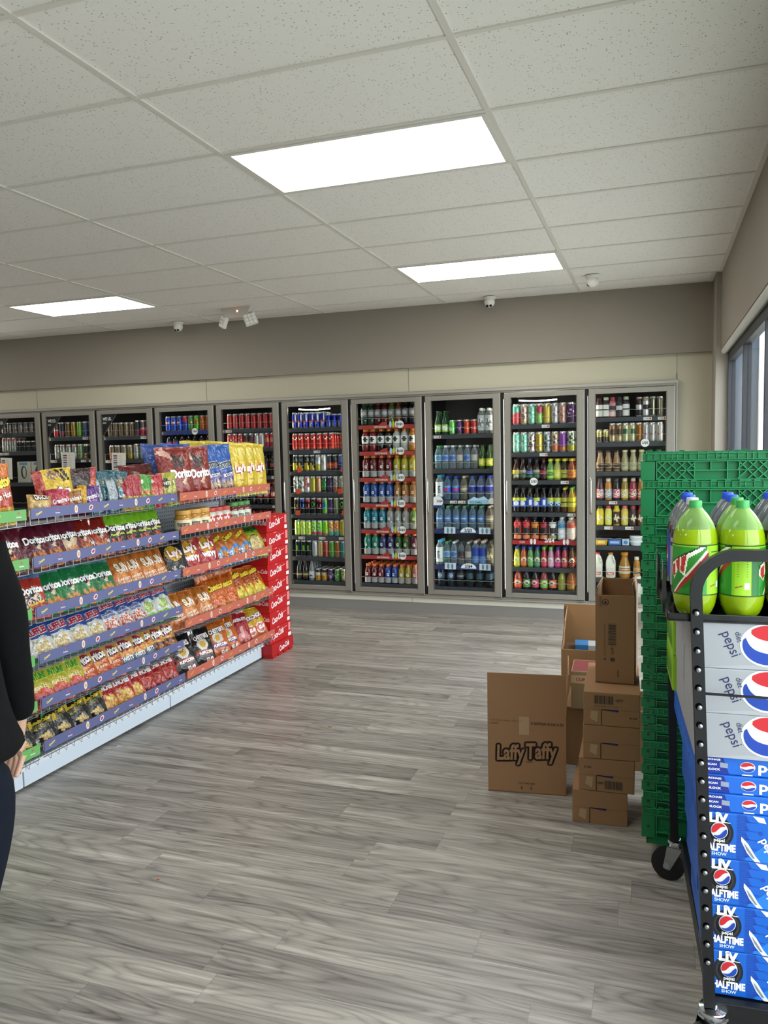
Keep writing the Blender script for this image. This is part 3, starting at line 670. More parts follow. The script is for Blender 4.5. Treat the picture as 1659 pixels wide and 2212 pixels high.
# bottle outlines: (radius, height) pairs, fractions of R and h
PROF = {
 'sport': (.0365, .226, [(.85, 0), (1, .03), (1, .30), (.93, .34), (.93, .38), (1, .42), (1, .62), (.96, .70), (.78, .78), (.5, .84), (.46, .86)], (.56, .86, 1.0), (.02, .34, .66)),
 'sport_s': (.033, .195, [(.85, 0), (1, .03), (.9, .25), (1, .40), (1, .60), (.85, .72), (.5, .84), (.46, .86)], (.56, .86, 1.0), (.02, .28, .55)),
 'soda': (.0345, .232, [(.8, 0), (1, .05), (1, .20), (.94, .25), (1, .33), (1, .60), (.9, .70), (.55, .84), (.38, .90), (.38, .92)], (.43, .92, 1.0), (.02, .33, .60)),
 'water': (.034, .225, [(.85, 0), (1, .03), (.97, .2), (1, .3), (1, .6), (.95, .7), (.6, .84), (.38, .90), (.38, .92)], (.44, .92, 1.0), (.02, .34, .60)),
 'tallwater': (.036, .238, [(.9, 0), (1, .02), (1, .72), (.85, .80), (.5, .88), (.4, .91)], (.5, .9, 1.0), (.02, .12, .72)),
 'tea': (.034, .20, [(.9, 0), (1, .03), (1, .50), (.95, .58), (.6, .74), (.45, .82), (.42, .92)], (.52, .91, 1.0), (.02, .10, .48)),
 'teapet': (.034, .225, [(.9, 0), (1, .04), (.95, .18), (1, .22), (1, .58), (.85, .68), (.5, .82), (.38, .92)], (.43, .92, 1.0), (.02, .22, .60)),
 'lemonade': (.0345, .195, [(.9, 0), (1, .03), (1, .5), (.98, .58), (.75, .72), (.5, .80), (.48, .88)], (.6, .88, 1.0), (.02, .10, .48)),
 'juice': (.029, .19, [(.9, 0), (1, .04), (.92, .45), (.97, .55), (.75, .75), (.5, .84), (.48, .88)], (.6, .87, 1.0), (.02, .08, .5)),
 'body': (.036, .215, [(.85, 0), (1, .05), (.95, .4), (1, .72), (.85, .80), (.5, .87), (.45, .90)], (.5, .90, 1.0), (.02, .05, .78)),
 'shake': (.031, .178, [(.9, 0), (1, .03), (1, .72), (.8, .82), (.68, .86)], (.72, .85, 1.0), (.02, .05, .7)),
 'frapp': (.033, .188, [(.9, 0), (1, .03), (1, .45), (.92, .58), (.62, .74), (.58, .86), (.64, .9)], (.7, .90, 1.0), (.02, .08, .42)),
 'glass': (.030, .225, [(.9, 0), (1, .03), (1, .52), (.85, .62), (.45, .78), (.36, .95)], (.44, .95, 1.0), (.02, .12, .42)),
 'orange': (.031, .195, [(.9, 0), (1, .04), (1, .55), (.9, .66), (.96, .74), (.6, .86)], (.66, .86, 1.0), (.02, .1, .5)),
 'carafe': (.052, .235, [(.8, 0), (.95, .06), (1, .25), (.92, .48), (.6, .74), (.5, .86), (.55, .88)], (.62, .88, 1.0), (.02, .18, .46)),
 'jug2': (.05, .26, [(.9, 0), (1, .04), (1, .6), (.82, .75), (.4, .88), (.36, .92)], (.42, .92, 1.0), (.02, .1, .55)),
}
# key: (profile, liquid colour, material, cap colour, label colour or None, label ops, words)
BOT = {}
def B(key, prof, liq, mat, cap, lab, ops, desc, txt=None): BOT[key] = (prof, liq, mat, cap, lab, ops, desc, txt)
OC = 'd8762c'
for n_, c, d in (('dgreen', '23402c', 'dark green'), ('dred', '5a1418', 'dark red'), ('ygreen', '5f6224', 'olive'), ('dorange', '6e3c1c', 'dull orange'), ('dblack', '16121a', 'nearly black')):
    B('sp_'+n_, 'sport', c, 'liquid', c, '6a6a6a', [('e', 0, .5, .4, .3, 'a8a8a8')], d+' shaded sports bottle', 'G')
for n_, c, d in (('red', '7c1a20', 'red'), ('dark', '1a1718', 'black'), ('clear', 'b8bcb8', 'clear'), ('orange', 'c47a20', 'orange')):
    B('spw_'+n_, 'sport', c, 'liquid', OC, 'dcdcd8', [('e', 0, .55, .35, .3, '2a2a2a')], d+' sports bottle, white label', None)
for n_, c, d in (('maroon', '6a1a20', 'maroon'), ('yellow', 'b4a82c', 'yellow'), ('blue', '1d4f9a', 'blue'), ('amber', 'a8743a', 'amber'), ('cyan', '1a7c92', 'cyan'), ('grey', '9a9c98', 'grey'), ('green', '6f9a40', 'light green'),
                 ('teal', '177a66', 'teal'), ('indigo', '36386a', 'indigo'), ('forest', '2f5a24', 'forest green'), ('plum', '5a2040', 'plum')):
    B('g_'+n_, 'sport', c, 'liquid', OC, None, [], d+' sports bottle, orange cap', 'G')
for n_, c, d in (('maroon', '6e1c22', 'maroon'), ('blue', '1c4aa0', 'blue'), ('yellow', 'a8982c', 'yellow'), ('pink', 'b06a6a', 'pink')):
    B('s_'+n_, 'sport_s', c, 'liquid', 'dd6a30', None, [], 'small '+d+' sports bottle, orange cap', 'G')
B('cola_20', 'soda', '180d0c', 'liquid', 'c8ccd2', '2b49a0', [('e', 0, .5, .4, .4, 'c84a48')], 'dark cola bottle, blue label')
B('cola_pur', 'soda', '160c10', 'liquid', '2a3f90', '3c2c50', [('e', 0, .5, .4, .4, '6a4a6a')], 'dark cola bottle, purple label')
B('cola_cherry', 'soda', '180d0c', 'liquid', 'c8ccd2', 'b8a8a4', [('e', 0, .5, .5, .4, '9a4a44')], 'dark cola bottle, pale label')
B('coke_20', 'soda', '1a0c0a', 'liquid', 'b02c2c', 'b42c30', [('e', 0, .5, .6, .3, 'd8b0a8')], 'dark cola bottle, red label')
B('coke_blk', 'soda', '140b0a', 'liquid', '1a1a1a', '1c1c1e', [('e', 0, .5, .5, .3, '8a3030')], 'dark cola bottle, black label')
B('mw_gold', 'glass', '1a1614', 'liquid', 'b09a60', '2c261c', [('b', .3, .7, 'a89458')], 'black and gold coffee energy bottle')
B('mw_white', 'glass', '8a8c8e', 'liquid', 'c0c4c8', 'c8ccd0', [('p', [(-.5, .2), (0, .5), (.5, .2)], '2a2c30')], 'white and black coffee energy bottle')
B('per_green', 'glass', '1f4a2a', 'liquid', '2a5a30', '9ac060', [('e', 0, .5, .6, .3, 'e8e8d8')], 'green glass mineral water bottle')
B('lemon_grn', 'glass', '2c5220', 'liquid', '1c3a1c', 'b8c030', [('e', 0, .5, .5, .3, 'e8e070')], 'green glass bottle with a yellow label')
B('clr_tall', 'tallwater', 'b8c0c0', 'clear', 'e0e0dc', 'b4b8b8', [('n', 0, .5, .5, .3, '6a7072', 'd0d4d4')], 'clear bottle with a grey label')
B('w_clear', 'water', 'a9b8c4', 'clear', 'd8dce0', '7f9cc0', [('e', 0, .5, .6, .4, '3a62a8')], 'clear water bottle, blue label')
B('w_green', 'water', '8fb0ae', 'clear', '4a9a5a', '8ab0c4', [('e', 0, .5, .5, .4, '4a7ab0')], 'clear water bottle, green cap')
B('w_pale', 'water', 'aab0b0', 'clear', 'b0b0ac', 'a8a49c', [], 'clear water bottle, pale label')
B('core', 'tallwater', '9fb4b8', 'clear', '2c9ac0', 'd4dcdc', [], 'clear water bottle, white label, teal cap', 'core')
B('fiji', 'water', '8aa8c4', 'clear', '2a4ac0', '3c4ac8', [('e', 0, .4, .35, .35, 'c83a5a'), ('b', .7, 1, '5a90c0')], 'blue water bottle, red flower label')
B('beige_w', 'water', 'a8a090', 'clear', 'c8c4b8', '8c8474', [('b', .3, .6, 'c8c0a8')], 'clear bottle with a beige label')
B('smart', 'water', '9aa8c0', 'clear', '2c40b8', '27348c', [('b', .75, 1, '8a9ac8')], 'water bottle, dark blue label')
B('das', 'water', '96b4c8', 'clear', '5aa868', '4a70a8', [('b', .3, .7, '5f88b8')], 'blue-tinted water bottle, green cap', 'DASANI')
B('evian', 'tallwater', '9ab0c4', 'clear', 'd0b8a8', '1f3f9a', [('b', .0, .4, '5a80b8')], 'water bottle, royal blue label')
B('essen', 'water', '9ca4a8', 'clear', '2a2c2e', '2c2c30', [('b', .1, .25, 'b03038')], 'clear bottle with a black label')
B('beige_t', 'tallwater', '8a8068', 'clear', '3a3a38', '6a6450', [('n', 0, .5, .6, .3, 'd0c8a0', '6a6450')], 'tall bottle with a beige label')
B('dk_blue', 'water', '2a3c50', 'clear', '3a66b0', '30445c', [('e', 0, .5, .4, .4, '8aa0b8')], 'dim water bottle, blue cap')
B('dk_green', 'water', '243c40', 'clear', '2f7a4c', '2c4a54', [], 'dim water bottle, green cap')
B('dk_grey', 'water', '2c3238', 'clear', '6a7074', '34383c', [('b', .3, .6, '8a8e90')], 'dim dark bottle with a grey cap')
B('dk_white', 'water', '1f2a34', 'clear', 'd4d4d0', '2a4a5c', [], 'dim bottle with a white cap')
B('tea_yel', 'tea', '3a1c10', 'liquid', '2a1c1c', '2c3a28', [('b', .6, .95, 'c8b040'), ('e', 0, .3, .5, .25, 'a8b080')], 'brown tea bottle, black and yellow label')
B('tea_dark', 'tea', '2c1612', 'liquid', '1c1a1c', '232a24', [('b', .7, .95, '9a9a88'), ('b', .1, .4, '3f6a48')], 'brown tea bottle, dark label')
B('tea_blue', 'tea', '241418', 'liquid', '28305a', '1f2a44', [('b', .6, .9, '5a6aa8'), ('b', .1, .35, '3f6a48')], 'brown tea bottle, blue-banded label')
B('tea_red', 'tea', '321416', 'liquid', '3a1418', '3a1a20', [('b', .5, .9, 'a03a44')], 'brown tea bottle, red-banded label')
B('lem_green', 'lemonade', '6a9a4c', 'liquid', 'c8c22c', 'a8c84c', [('e', 0, .5, .7, .3, '4a8a3a')], 'green lemonade bottle, yellow cap')
B('lem_pale', 'lemonade', 'a8ac5a', 'liquid', 'c8c22c', 'c4c840', [('e', 0, .5, .7, .3, 'e0dc70')], 'pale lemonade bottle, yellow cap')
B('lem_dark', 'lemonade', '2a1412', 'liquid', 'c8c22c', '9a9a30', [('b', .4, .6, '3a2018')], 'dark lemonade bottle, yellow cap')
B('lem_brown', 'lemonade', '8a3c1c', 'liquid', 'c8a82c', 'b08a30', [('e', 0, .5, .6, .3, 'c84a28')], 'brown lemonade bottle, yellow cap')
B('brisk', 'teapet', '1a1412', 'liquid', '2a2c30', '2c4ca8', [('b', .65, 1, 'c4cc3c'), ('e', 0, .4, .5, .25, 'd8dce8')], 'dark tea bottle, blue and yellow label')
B('brisk_b', 'teapet', '1a1412', 'liquid', '2a2c30', '2a48a0', [('b', .2, .8, '3a5cb8'), ('e', 0, .5, .2, .3, 'd8dce8')], 'dark tea bottle, plain blue label')
B('brisk_g', 'teapet', '1a1412', 'liquid', '2a2c30', '2a4a7a', [('b', .6, 1, 'b8c03c'), ('n', 0, .35, .6, .3, 'a8c8d8', '1f3a5a')], 'dark tea bottle, blue-green label')
B('lem2_br', 'teapet', '4a2414', 'liquid', 'c8c22c', 'a8a030', [('b', .4, .6, '2a2018')], 'brown lemonade bottle, lime label')
B('lem2_yl', 'teapet', 'a88c1c', 'liquid', '5aa83c', 'c8bc2c', [('b', .4, .6, '4a7a2c')], 'golden lemonade bottle, green cap')
for n_, c, l, d in (('red', '9a2028', 'c23a3c', 'red'), ('orng', '1f1a1a', 'd07a2c', 'black and orange'), ('maroon', '2a1a1c', '9a3038', 'black and maroon'), ('bw', '1a1a1c', 'd0d0cc', 'black and white')):
    B('bd_'+n_, 'body', c, 'liquid', '1f1f22', l, [('p', [(-.9, .1), (-.2, .1), (0, .6), (-.6, .75)], '241c1e'), ('p', [(.9, .1), (.2, .1), (0, .6), (.6, .75)], '241c1e'), ('b', 0, .25, 'c8784a' if n_ != 'bw' else '8a8a60')], d+' shouldered sports water bottle')
B('vit_blue', 'body', 'a8b8c4', 'liquid', 'e0e0dc', 'b4c0c8', [('b', .7, .95, '4a80a8'), ('b', .1, .5, 'd8dcdc')], 'white and blue vitamin drink bottle')
B('vit_red', 'body', 'c4a8a0', 'liquid', 'e0e0dc', 'd0c4bc', [('b', .7, .95, 'b05038'), ('b', .1, .5, 'd8c8c0')], 'white and red vitamin drink bottle')
for n_, c, cap, l, d in (('yel', 'c8c02c', '2a3a8a', 'c8c840', 'yellow'), ('org', 'c0562c', '2a3a8a', 'c87040', 'orange'), ('grn', '5a9a4c', '3040a0', '6aa85a', 'green'), ('grn2', '4a7a58', '3040a0', '5a8a68', 'dull green'),
                         ('red', 'b83040', '5ab840', 'c04050', 'red'), ('pnk', 'c890a8', '5ab840', 'd0a0b8', 'pink'), ('mag', 'b02c6a', '2a2f80', 'b83c78', 'magenta'), ('red2', 'b0404a', '2a2f80', 'c05058', 'rose'), ('brn', '5a3c20', '1c1c20', '8a3020', 'brown')):
    B('j_'+n_, 'juice', c, 'liquid', cap, l, [('e', 0, .7, .6, .25, 'd8d4b8'), ('e', 0, .6, .35, .15, c)], 'small '+d+' juice bottle')
for n_, c, cap, l, d in (('org', 'a8442c', '2c3c8c', 'd0552c', 'orange'), ('grn', '14181c', '2c3c8c', '4f8a48', 'dark green'), ('pnk', '181418', '2c3c8c', 'c8405a', 'dark pink'), ('lime', '9a3c40', '2c3c8c', '6ab83c', 'red and lime'),
                         ('or2', '1c1414', '2c3c8c', 'd0643c', 'dark orange')):
    B('sn_'+n_, 'lemonade', c, 'liquid', cap, l, [('e', 0, .6, .6, .25, 'd8d0b8'), ('e', 0, .55, .35, .15, c)], d+' labelled fruit drink bottle')
B('sn_yel', 'lemonade', '9a9a3c', 'liquid', 'd8c81c', '8a8a38', [], 'yellow fruit drink bottle, yellow cap')
B('sn_yr', 'lemonade', 'a0602c', 'liquid', 'd8b01c', '9a7a30', [('b', .5, .9, 'b04a28')], 'amber fruit drink bottle, yellow cap')
B('sh_red', 'shake', '3a1c20', 'satin', '4a1c20', '1c1a1c', [('b', .0, .4, 'd0ccc4'), ('b', .6, .9, 'd8d4d0')], 'black and white protein shake, dark red cap')
B('sh_blk', 'shake', '241c1c', 'satin', 'c8c8b0', '1c1a1c', [('b', .0, .4, 'd4d0c8'), ('b', .6, .9, 'd8d4d0')], 'black and white protein shake, pale cap')
B('sh_pink', 'shake', 'b05a60', 'satin', 'b04850', 'b8888a', [('b', .0, .3, 'd8bcb8'), ('b', .5, .8, '3a2c30')], 'pink protein shake bottle')
B('sh_dk', 'shake', '2c2a2c', 'satin', '3a3838', '2a282a', [('b', .5, .8, 'c8c4c0')], 'dark grey protein shake bottle')
B('fr_tan', 'frapp', 'a07c58', 'liquid', '2c2018', 'a8845c', [('e', 0, .6, .6, .3, '3a2c24'), ('b', 0, .2, '3a2a20')], 'brown iced coffee bottle, round label')
B('fr_pale', 'frapp', 'a89c70', 'liquid', 'c8bc88', 'b0a47c', [('e', 0, .6, .5, .25, '8a9a78')], 'cream iced coffee bottle')
B('fr_dark', 'frapp', '2a4038', 'liquid', '3a4a44', '44524a', [], 'dark iced coffee bottle')
for n_, c, cap, l, d in (('pk', '4a2830', '3a3034', 'b8707a', 'dark pink'), ('or', 'c8862c', 'c8b8a0', '8a9aa8', 'orange'), ('mg', '2c1c24', '3a3a3c', 'c8587a', 'black and magenta'), ('ye', 'a08438', 'c8b888', 'c8b458', 'golden'), ('rd', '9a3440', 'b8a090', 'b8505a', 'red'), ('oy', 'b07828', 'c0b090', 'c05a3a', 'orange and red')):
    B('o_'+n_, 'orange', c, 'liquid', cap, l, [('n', 0, .5, .7, .4, 'd8d0c0', l)], d+' fruit juice bottle')
for n_, c, cap, l, d in (('yb', 'c8b028', '2c2018', 'd0bc30', 'yellow and brown'), ('y1', 'c8c060', 'b83040', 'd0cc50', 'yellow, red-capped'), ('y2', 'c8b028', 'c8b028', '4a3020', 'yellow with a brown label'), ('oy', 'c8a850', 'c86a58', 'd0b848', 'orange-capped yellow'),
                         ('db', '3a2824', 'a83038', '3c2a28', 'dark brown'), ('rb', 'a03028', 'a83038', '6a3c30', 'red and brown')):
    B('m_'+n_, 'shake', c, 'satin', cap, l, [('n', 0, .5, .5, .3, 'd8d0a8', l)], d+' milk drink bottle')
B('carafe', 'carafe', 'b8802c', 'liquid', 'c87a24', 'c8c0a8', [('b', .3, .55, 'c06a3c'), ('b', .65, .8, '4a6a40')], 'wide orange juice carafe')
B('oj_small', 'orange', 'b8802c', 'liquid', 'd0c8b0', 'b89060', [('b', .3, .6, '4a4a40')], 'small orange juice bottle with a white cap')
B('jug_w', 'jug2', 'd0d0c4', 'satin', 'd8d8d0', None, [], 'white gallon jug')
def mk_bottle_proto(key):
    prof, liq, mat, cap, lab, ops, desc, txt = BOT[key]
    Rr, h, pts, (cr, c0, c1), (_, l0, l1) = PROF[prof]
    t = empty('drink_bottle', (0, 0, 0)); n = 18
    MB().lathe([(a*Rr, b*h) for a, b in pts], n, liq).build('body', mat, t, smooth=60)
    MB().lathe([(cr*Rr, c0*h), (cr*Rr, c1*h-.003), (cr*Rr*.9, c1*h)], 14, cap).build('cap', 'satin', t, smooth=40)
    def rad(z):
        for i in range(len(pts)-1):
            if pts[i][1] <= z <= pts[i+1][1]:
                q = (z-pts[i][1])/max(1e-6, pts[i+1][1]-pts[i][1]); return (pts[i][0]+(pts[i+1][0]-pts[i][0])*q)*Rr
        return Rr
    if lab:
        P = painter(lab, ops); zs = [l0+(l1-l0)*i/9 for i in range(10)]
        b = MB().lathe([(rad(z)+.0008, z*h) for z in zs], n, cols=lambda a, z: P(a/(math.pi/2), (z/h-l0)/(l1-l0)), caps=False)
        if txt and txt != 'G':
            rot = 90 if txt == 'core' else 0
            b.text(txt, 0, (l0+l1)/2*h, .07 if rot else .05, lambda x, z: (Rr*1.06*math.sin(x/Rr), -Rr*1.06*math.cos(x/Rr), z), '1c2c50' if rot else 'e8eef2', rot=rot, bold=.03, stretch=1.2)
        b.build('label', 'satin', t, smooth=60)
    elif prof.startswith('sport'):
        b = MB()
        f = lambda x, z: (Rr*1.04*math.sin(x/Rr), -Rr*1.04*math.cos(x/Rr), z)
        b.text('G', 0, h*.47, .024, f, 'e8e8e4', bold=.05, stretch=1.2)
        b.lathe([(Rr*1.01, h*.04), (Rr*1.01, h*.29)], n, '9a9a98', caps=False)
        b.build('label', 'clear' if False else 'satin', t, smooth=60)
        # lower see-through band is drawn as a paler band of the same drink
        me = KIDS[t.name][-1].data
    return t, 2*Rr, desc, 'bottle'
PROTO = {}
def proto(key):
    if key not in PROTO:
        o, w_, d, kind = mk_can_proto(key) if key in CANS else mk_bottle_proto(key)
        PROTO[key] = [o, w_, d, kind, False]
    return PROTO[key]
def place(key, x, y, z, label, cat, group, rot=0):
    P = proto(key)
    if not P[4]: o = P[0]; P[4] = True
    else: o = copy_tree(P[0])
    o.location = (x, y, z); o.rotation_euler.z = rot
    tag(o, label, cat, group); return o
ROWS = {
 6: ['blue_silver*6 blue_small*3', 'cherry*7', 'blk_yel*4 wht_yel white blk_org*2 blue_can', 'wht_pat*2 wht_red yellow orange green_d purple_d grey*2', 'blk_gold blk_blue blk_red blk_grn blk_red grn_blue purple_d grygrn blk_grn',
     'lime*3 grn_pink*2 grn_br org_teal*2 yellow', 'blk_grn2*3 silver gold red green copper teal', 'mw_gold*2 mw_white org_dark*2 purp_s green_s tan_s'],
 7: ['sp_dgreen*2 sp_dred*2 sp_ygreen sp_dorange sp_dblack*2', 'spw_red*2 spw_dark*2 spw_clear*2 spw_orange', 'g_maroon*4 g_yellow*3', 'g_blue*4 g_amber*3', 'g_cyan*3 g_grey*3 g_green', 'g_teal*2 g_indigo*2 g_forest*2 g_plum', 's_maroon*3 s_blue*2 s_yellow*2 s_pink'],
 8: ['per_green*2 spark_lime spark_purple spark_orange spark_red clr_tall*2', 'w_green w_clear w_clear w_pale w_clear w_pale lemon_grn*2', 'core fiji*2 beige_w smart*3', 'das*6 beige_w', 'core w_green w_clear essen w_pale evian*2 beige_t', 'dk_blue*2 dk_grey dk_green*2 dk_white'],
 9: ['tall_redteal tall_peach tall_mint tall_melon tall_yellow tall_white tall_rose tall_purple', 'tall_mint*2 tall_floral tall_yellow tall_grey tall_orange tall_violet tall_paisley', 'tea_yel tea_dark tea_blue tea_dark tea_red lem_green lem_pale lem_dark lem_brown',
     'brisk brisk brisk_b brisk brisk_b brisk_g brisk_g lem2_br lem2_yl', 'bd_red*2 bd_orng bd_maroon bd_bw vit_blue vit_red', 'j_yel j_org j_grn j_grn2 j_red j_pnk j_mag j_red2 j_brn', 'sn_org sn_grn sn_pnk sn_lime sn_or2 sn_yel sn_yr'],
 10: ['sh_red sh_blk sh_pink sh_dk sh_blk - milk_can milk_can_w milk_can_d*2', 'coffee_small*2 coffee_brown*2 coffee_cream*2 coffee_amber coffee_silver*3', 'fr_tan*3 fr_pale*3 fr_dark*2', 'o_pk o_or o_mg o_ye o_rd o_oy o_ye o_rd', 'm_yb m_y1 m_y2 m_oy m_db m_rb m_y1 m_db', '', '', ''],
 5: ['cola_red*8', 'cola_red2*3 cola_black*2 cola_silver*2 cola_pink*2', 'coke_20*4 coke_blk*3', 'coke_20*2 coke_blk*2 coke_20*3', 'coke_20*7'],
 4: ['cola_blue*2 cola_blue cola_bluered soda_green soda_lime soda_orng*2', 'cola_20*3 cola_pur*2 cola_cherry*2', 'cola_20*4 cola_pur*3', 'cola_20*7', ''],
 3: ['beer_bronze*5 seltzer_dark seltzer_red*2', 'beer_orglab*2 beer_yellab*2 beer_white*2 beer_white', 'beer_orglab beer_silver beer_dark seltzer_plum seltzer_blue seltzer_lime seltzer_plum', ''],
 2: ['seltzer_red seltzer_dark seltzer_amber seltzer_gold seltzer_lime seltzer_blue seltzer_plum', 'beer_white*4 beer_green beer_dark beer_redlab', 'beer_white*2 beer_silver beer_silver beer_goldtop*3', ''],
 1: ['beer_grey*7', 'beer_silver*3 beer_black*5', '', ''],
}
SHN = ['top', 'second', 'third', 'fourth', 'fifth', 'sixth', 'seventh', 'bottom']
for k in sorted(ROWS):
    s = seam(k)
    for i, spec in enumerate(ROWS[k]):
        if not spec: continue
        items = []
        for tok in spec.split():
            q, _, c = tok.partition('*'); items += [q]*int(c or 1)
        z = SHELVES[k][i]; xa, xb = s+.088, s+.655
        if k == 7: xa, xb = s+.092, s+.66
        if k == 6 and i == 1: xb = s+.56
        n = len(items); pit = (xb-xa)/n
        tot = {}; seen = {}
        for q in items: tot[q] = tot.get(q, 0)+1
        for j, q in enumerate(items):
            if q == '-': continue
            P = proto(q); w_ = P[1]; seen[q] = seen.get(q, 0)+1
            where = '%s shelf, %s' % (SHN[i], DOORNAME[k])
            if tot[q] == 1: lab = '%s, %s' % (P[2], where)
            elif tot[q] == 2: lab = '%s, %s of two, %s' % (P[2], ['left', 'right'][seen[q]-1], where)
            else: lab = '%s, %s of %s, %s' % (P[2], ORD[seen[q]-1], NUM[tot[q]], where)
            x = xa+pit*(j+.5); rot = 0.25*math.sin(j*2.7+i)
            grp = '%ss on the %s shelf of the %s' % (P[3], SHN[i], DOORNAME[k])
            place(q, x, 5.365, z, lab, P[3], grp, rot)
            COUNT[P[3]] += 1
            for r_ in range(1, 4 if k in (6, 7, 9) else 3):
                BACK[P[3]].append((q, x+.012*r_*0, 5.365+(w_+.004)*r_, z))
def merge_back(kind, name, label, cat):
    vs = []; fs = []; mats = []; mi = []; cols = []
    for q, x, y, z in BACK[kind]:
        P = proto(q); src = [P[0]] if P[0].type == 'MESH' else KIDS[P[0].name]
        for o in src:
            me = o.data; b = len(vs); mn = me.materials[0].name
            if mn not in mats: mats.append(mn)
            k_ = mats.index(mn)
            vs += [(v.co.x+x, v.co.y+y, v.co.z+z) for v in me.vertices]
            ca = me.color_attributes['Col'].data
            for p in me.polygons:
                fs.append([b+t for t in p.vertices]); mi.append(k_); cols.append(tuple(ca[p.loop_start].color))
    me = bpy.data.meshes.new(name); me.from_pydata(vs, [], fs)
    for mn in mats: me.materials.append(bpy.data.materials[mn])
    me.polygons.foreach_set('material_index', mi); me.polygons.foreach_set('use_smooth', [True]*len(fs)); me.set_sharp_from_angle(angle=R(50))
    ca = me.color_attributes.new('Col', 'FLOAT_COLOR', 'CORNER'); arr = []
    for f, c in zip(fs, cols): arr += list(c)*len(f)
    ca.data.foreach_set('color', arr)
    o = bpy.data.objects.new(name, me); COL.objects.link(o); tag(o, label, cat, kind='stuff')
merge_back('can', 'drink_cans', 'rows of drink cans standing behind the front cans on the cooler shelves', 'cans')
merge_back('bottle', 'drink_bottles', 'rows of drink bottles standing behind the front bottles on the cooler shelves', 'bottles')

# boxes of beer on the leftmost cooler's third shelf; dairy items low in the last cooler
for j in range(2):
    x = -4.05+.21*j+.13; t = empty('beer_case', (x, 5.34, 1.30), label='white and blue beer case on the leftmost cooler shelf, %s of two' % ['left', 'right'][j], cat='case', group='beer cases in the leftmost cooler')
    b = MB().box(-.095, .095, 0, .25, 0, .245, 'c2c0b0', bev=.004); f = lambda a, c: (a, -.001, c)
    b.flat([(-.06, .205), (.06, .205), (.06, .235), (-.06, .235)], f, '6a8ab0'); b.disc(0, .12, .042, .075, f, '3a3430'); b.disc(.006, .12, .024, .06, lambda a, c: (a, -.0015, c), 'c8c4b8')
    b.build('carton', 'satin', t)
def milk_jug(x, cap, label):
    t = empty('milk_jug', (x, 5.37, SHELVES[10][6]), label=label, cat='jug', group='milk jugs in the dairy cooler')
    b = MB(); n = 24
    def shp(r, z, a): return r*(1/max(abs(math.sin(a)), abs(math.cos(a))))**.55
    b.lathe([(.036, 0), (.043, .006), (.044, .13), (.040, .16), (.028, .19), (.018, .205), (.017, .212)], n, 'dcdccc', shape=shp)
    b.build('body', 'satin', t, smooth=50)
    MB().lathe([(.02, .21), (.02, .226), (.018, .228)], 16, cap).build('cap', 'satin', t, smooth=40)
    MB().tube([(.03, -.038, .13), (.034, -.052, .15), (.03, -.05, .18), (.018, -.03, .2)], .007, n=6, col='e4e4d6').build('handle', 'satin', t, smooth=60)
    q = MB(); f = lambda a, c: (a, -.0495, c)
    q.flat([(-.03, .03), (.03, .03), (.03, .095), (-.03, .095)], f, 'd8d0c4'); q.flat([(-.03, .03), (.03, .03), (.03, .055), (-.03, .055)], lambda a, c: (a, -.05, c), 'c4543c')
    q.text('MILK', 0, .042, .045, lambda a, c: (a, -.0505, c), 'eeeae0', bold=.03); q.build('label', 'satin', t)
milk_jug(2.585, 'b83a3a', 'white milk jug with a red cap in the dairy cooler')
milk_jug(2.70, 'cc7a34', 'white milk jug with an orange cap in the dairy cooler')
place('carafe', 2.82, 5.38, SHELVES[10][6], 'orange juice carafe with a round belly beside the milk jugs', 'bottle', None)
place('oj_small', 2.925, 5.37, SHELVES[10][6], 'slim orange juice bottle beside the juice carafe', 'bottle', None)
place('jug_w', 2.93, 5.37, SHELVES[10][7], 'white gallon jug at the foot of the dairy cooler', 'jug', None)
def simple(name, mb, loc, label, cat, mat='satin', group=None, rz=0):
    o = mb.build(name, mat, loc=loc, rotz=rz, smooth=40); return tag(o, label, cat, group)
zd = SHELVES[10][5]
b = MB().prism([(-.045, 0), (.045, 0), (.055, .05), (-.055, .05)], lambda x, z: (x, 0, z), lambda x, z: (x, .1, z), 'c89a28').box(-.058, .058, -.004, .104, .05, .062, '3a3c6a').flat([(-.03, .012), (.03, .012), (.03, .04), (-.03, .04)], lambda a, c: (a, -.002, c), 'e0c870')
simple('butter_tub', b, (2.62, 5.35, zd), 'yellow butter tub with a dark lid on the sixth dairy cooler shelf', 'tub')
b = MB().box(-.055, .055, 0, .08, 0, .05, '3f6ab0', bev=.002).flat([(-.04, .015), (.04, .015), (.04, .035), (-.04, .035)], lambda a, c: (a, -.001, c), 'a8c0e0')
simple('butter_box', b, (2.735, 5.35, zd), 'blue butter box beside the yellow tub in the dairy cooler', 'box')
b = MB().box(-.03, .03, 0, .08, 0, .055, 'b4cbe0', bev=.002).disc(0, .028, .018, .018, lambda a, c: (a, -.001, c), '5a80b0')
simple('cheese_box', b, (2.83, 5.35, zd), 'pale blue box between the butter box and round tubs', 'box')
for j in range(2):
    b = MB().lathe([(.048, 0), (.054, .03), (.054, .034)], 24, 'd4d8d8').lathe([(.058, .03), (.058, .042)], 24, 'e8ebe8')
    simple('dip_tub', b, (2.92, 5.39, zd+.043*j), 'round white dip tub with blue rim, %s of the stacked pair' % ['lower', 'upper'][j], 'tub', group='stacked dip tubs')
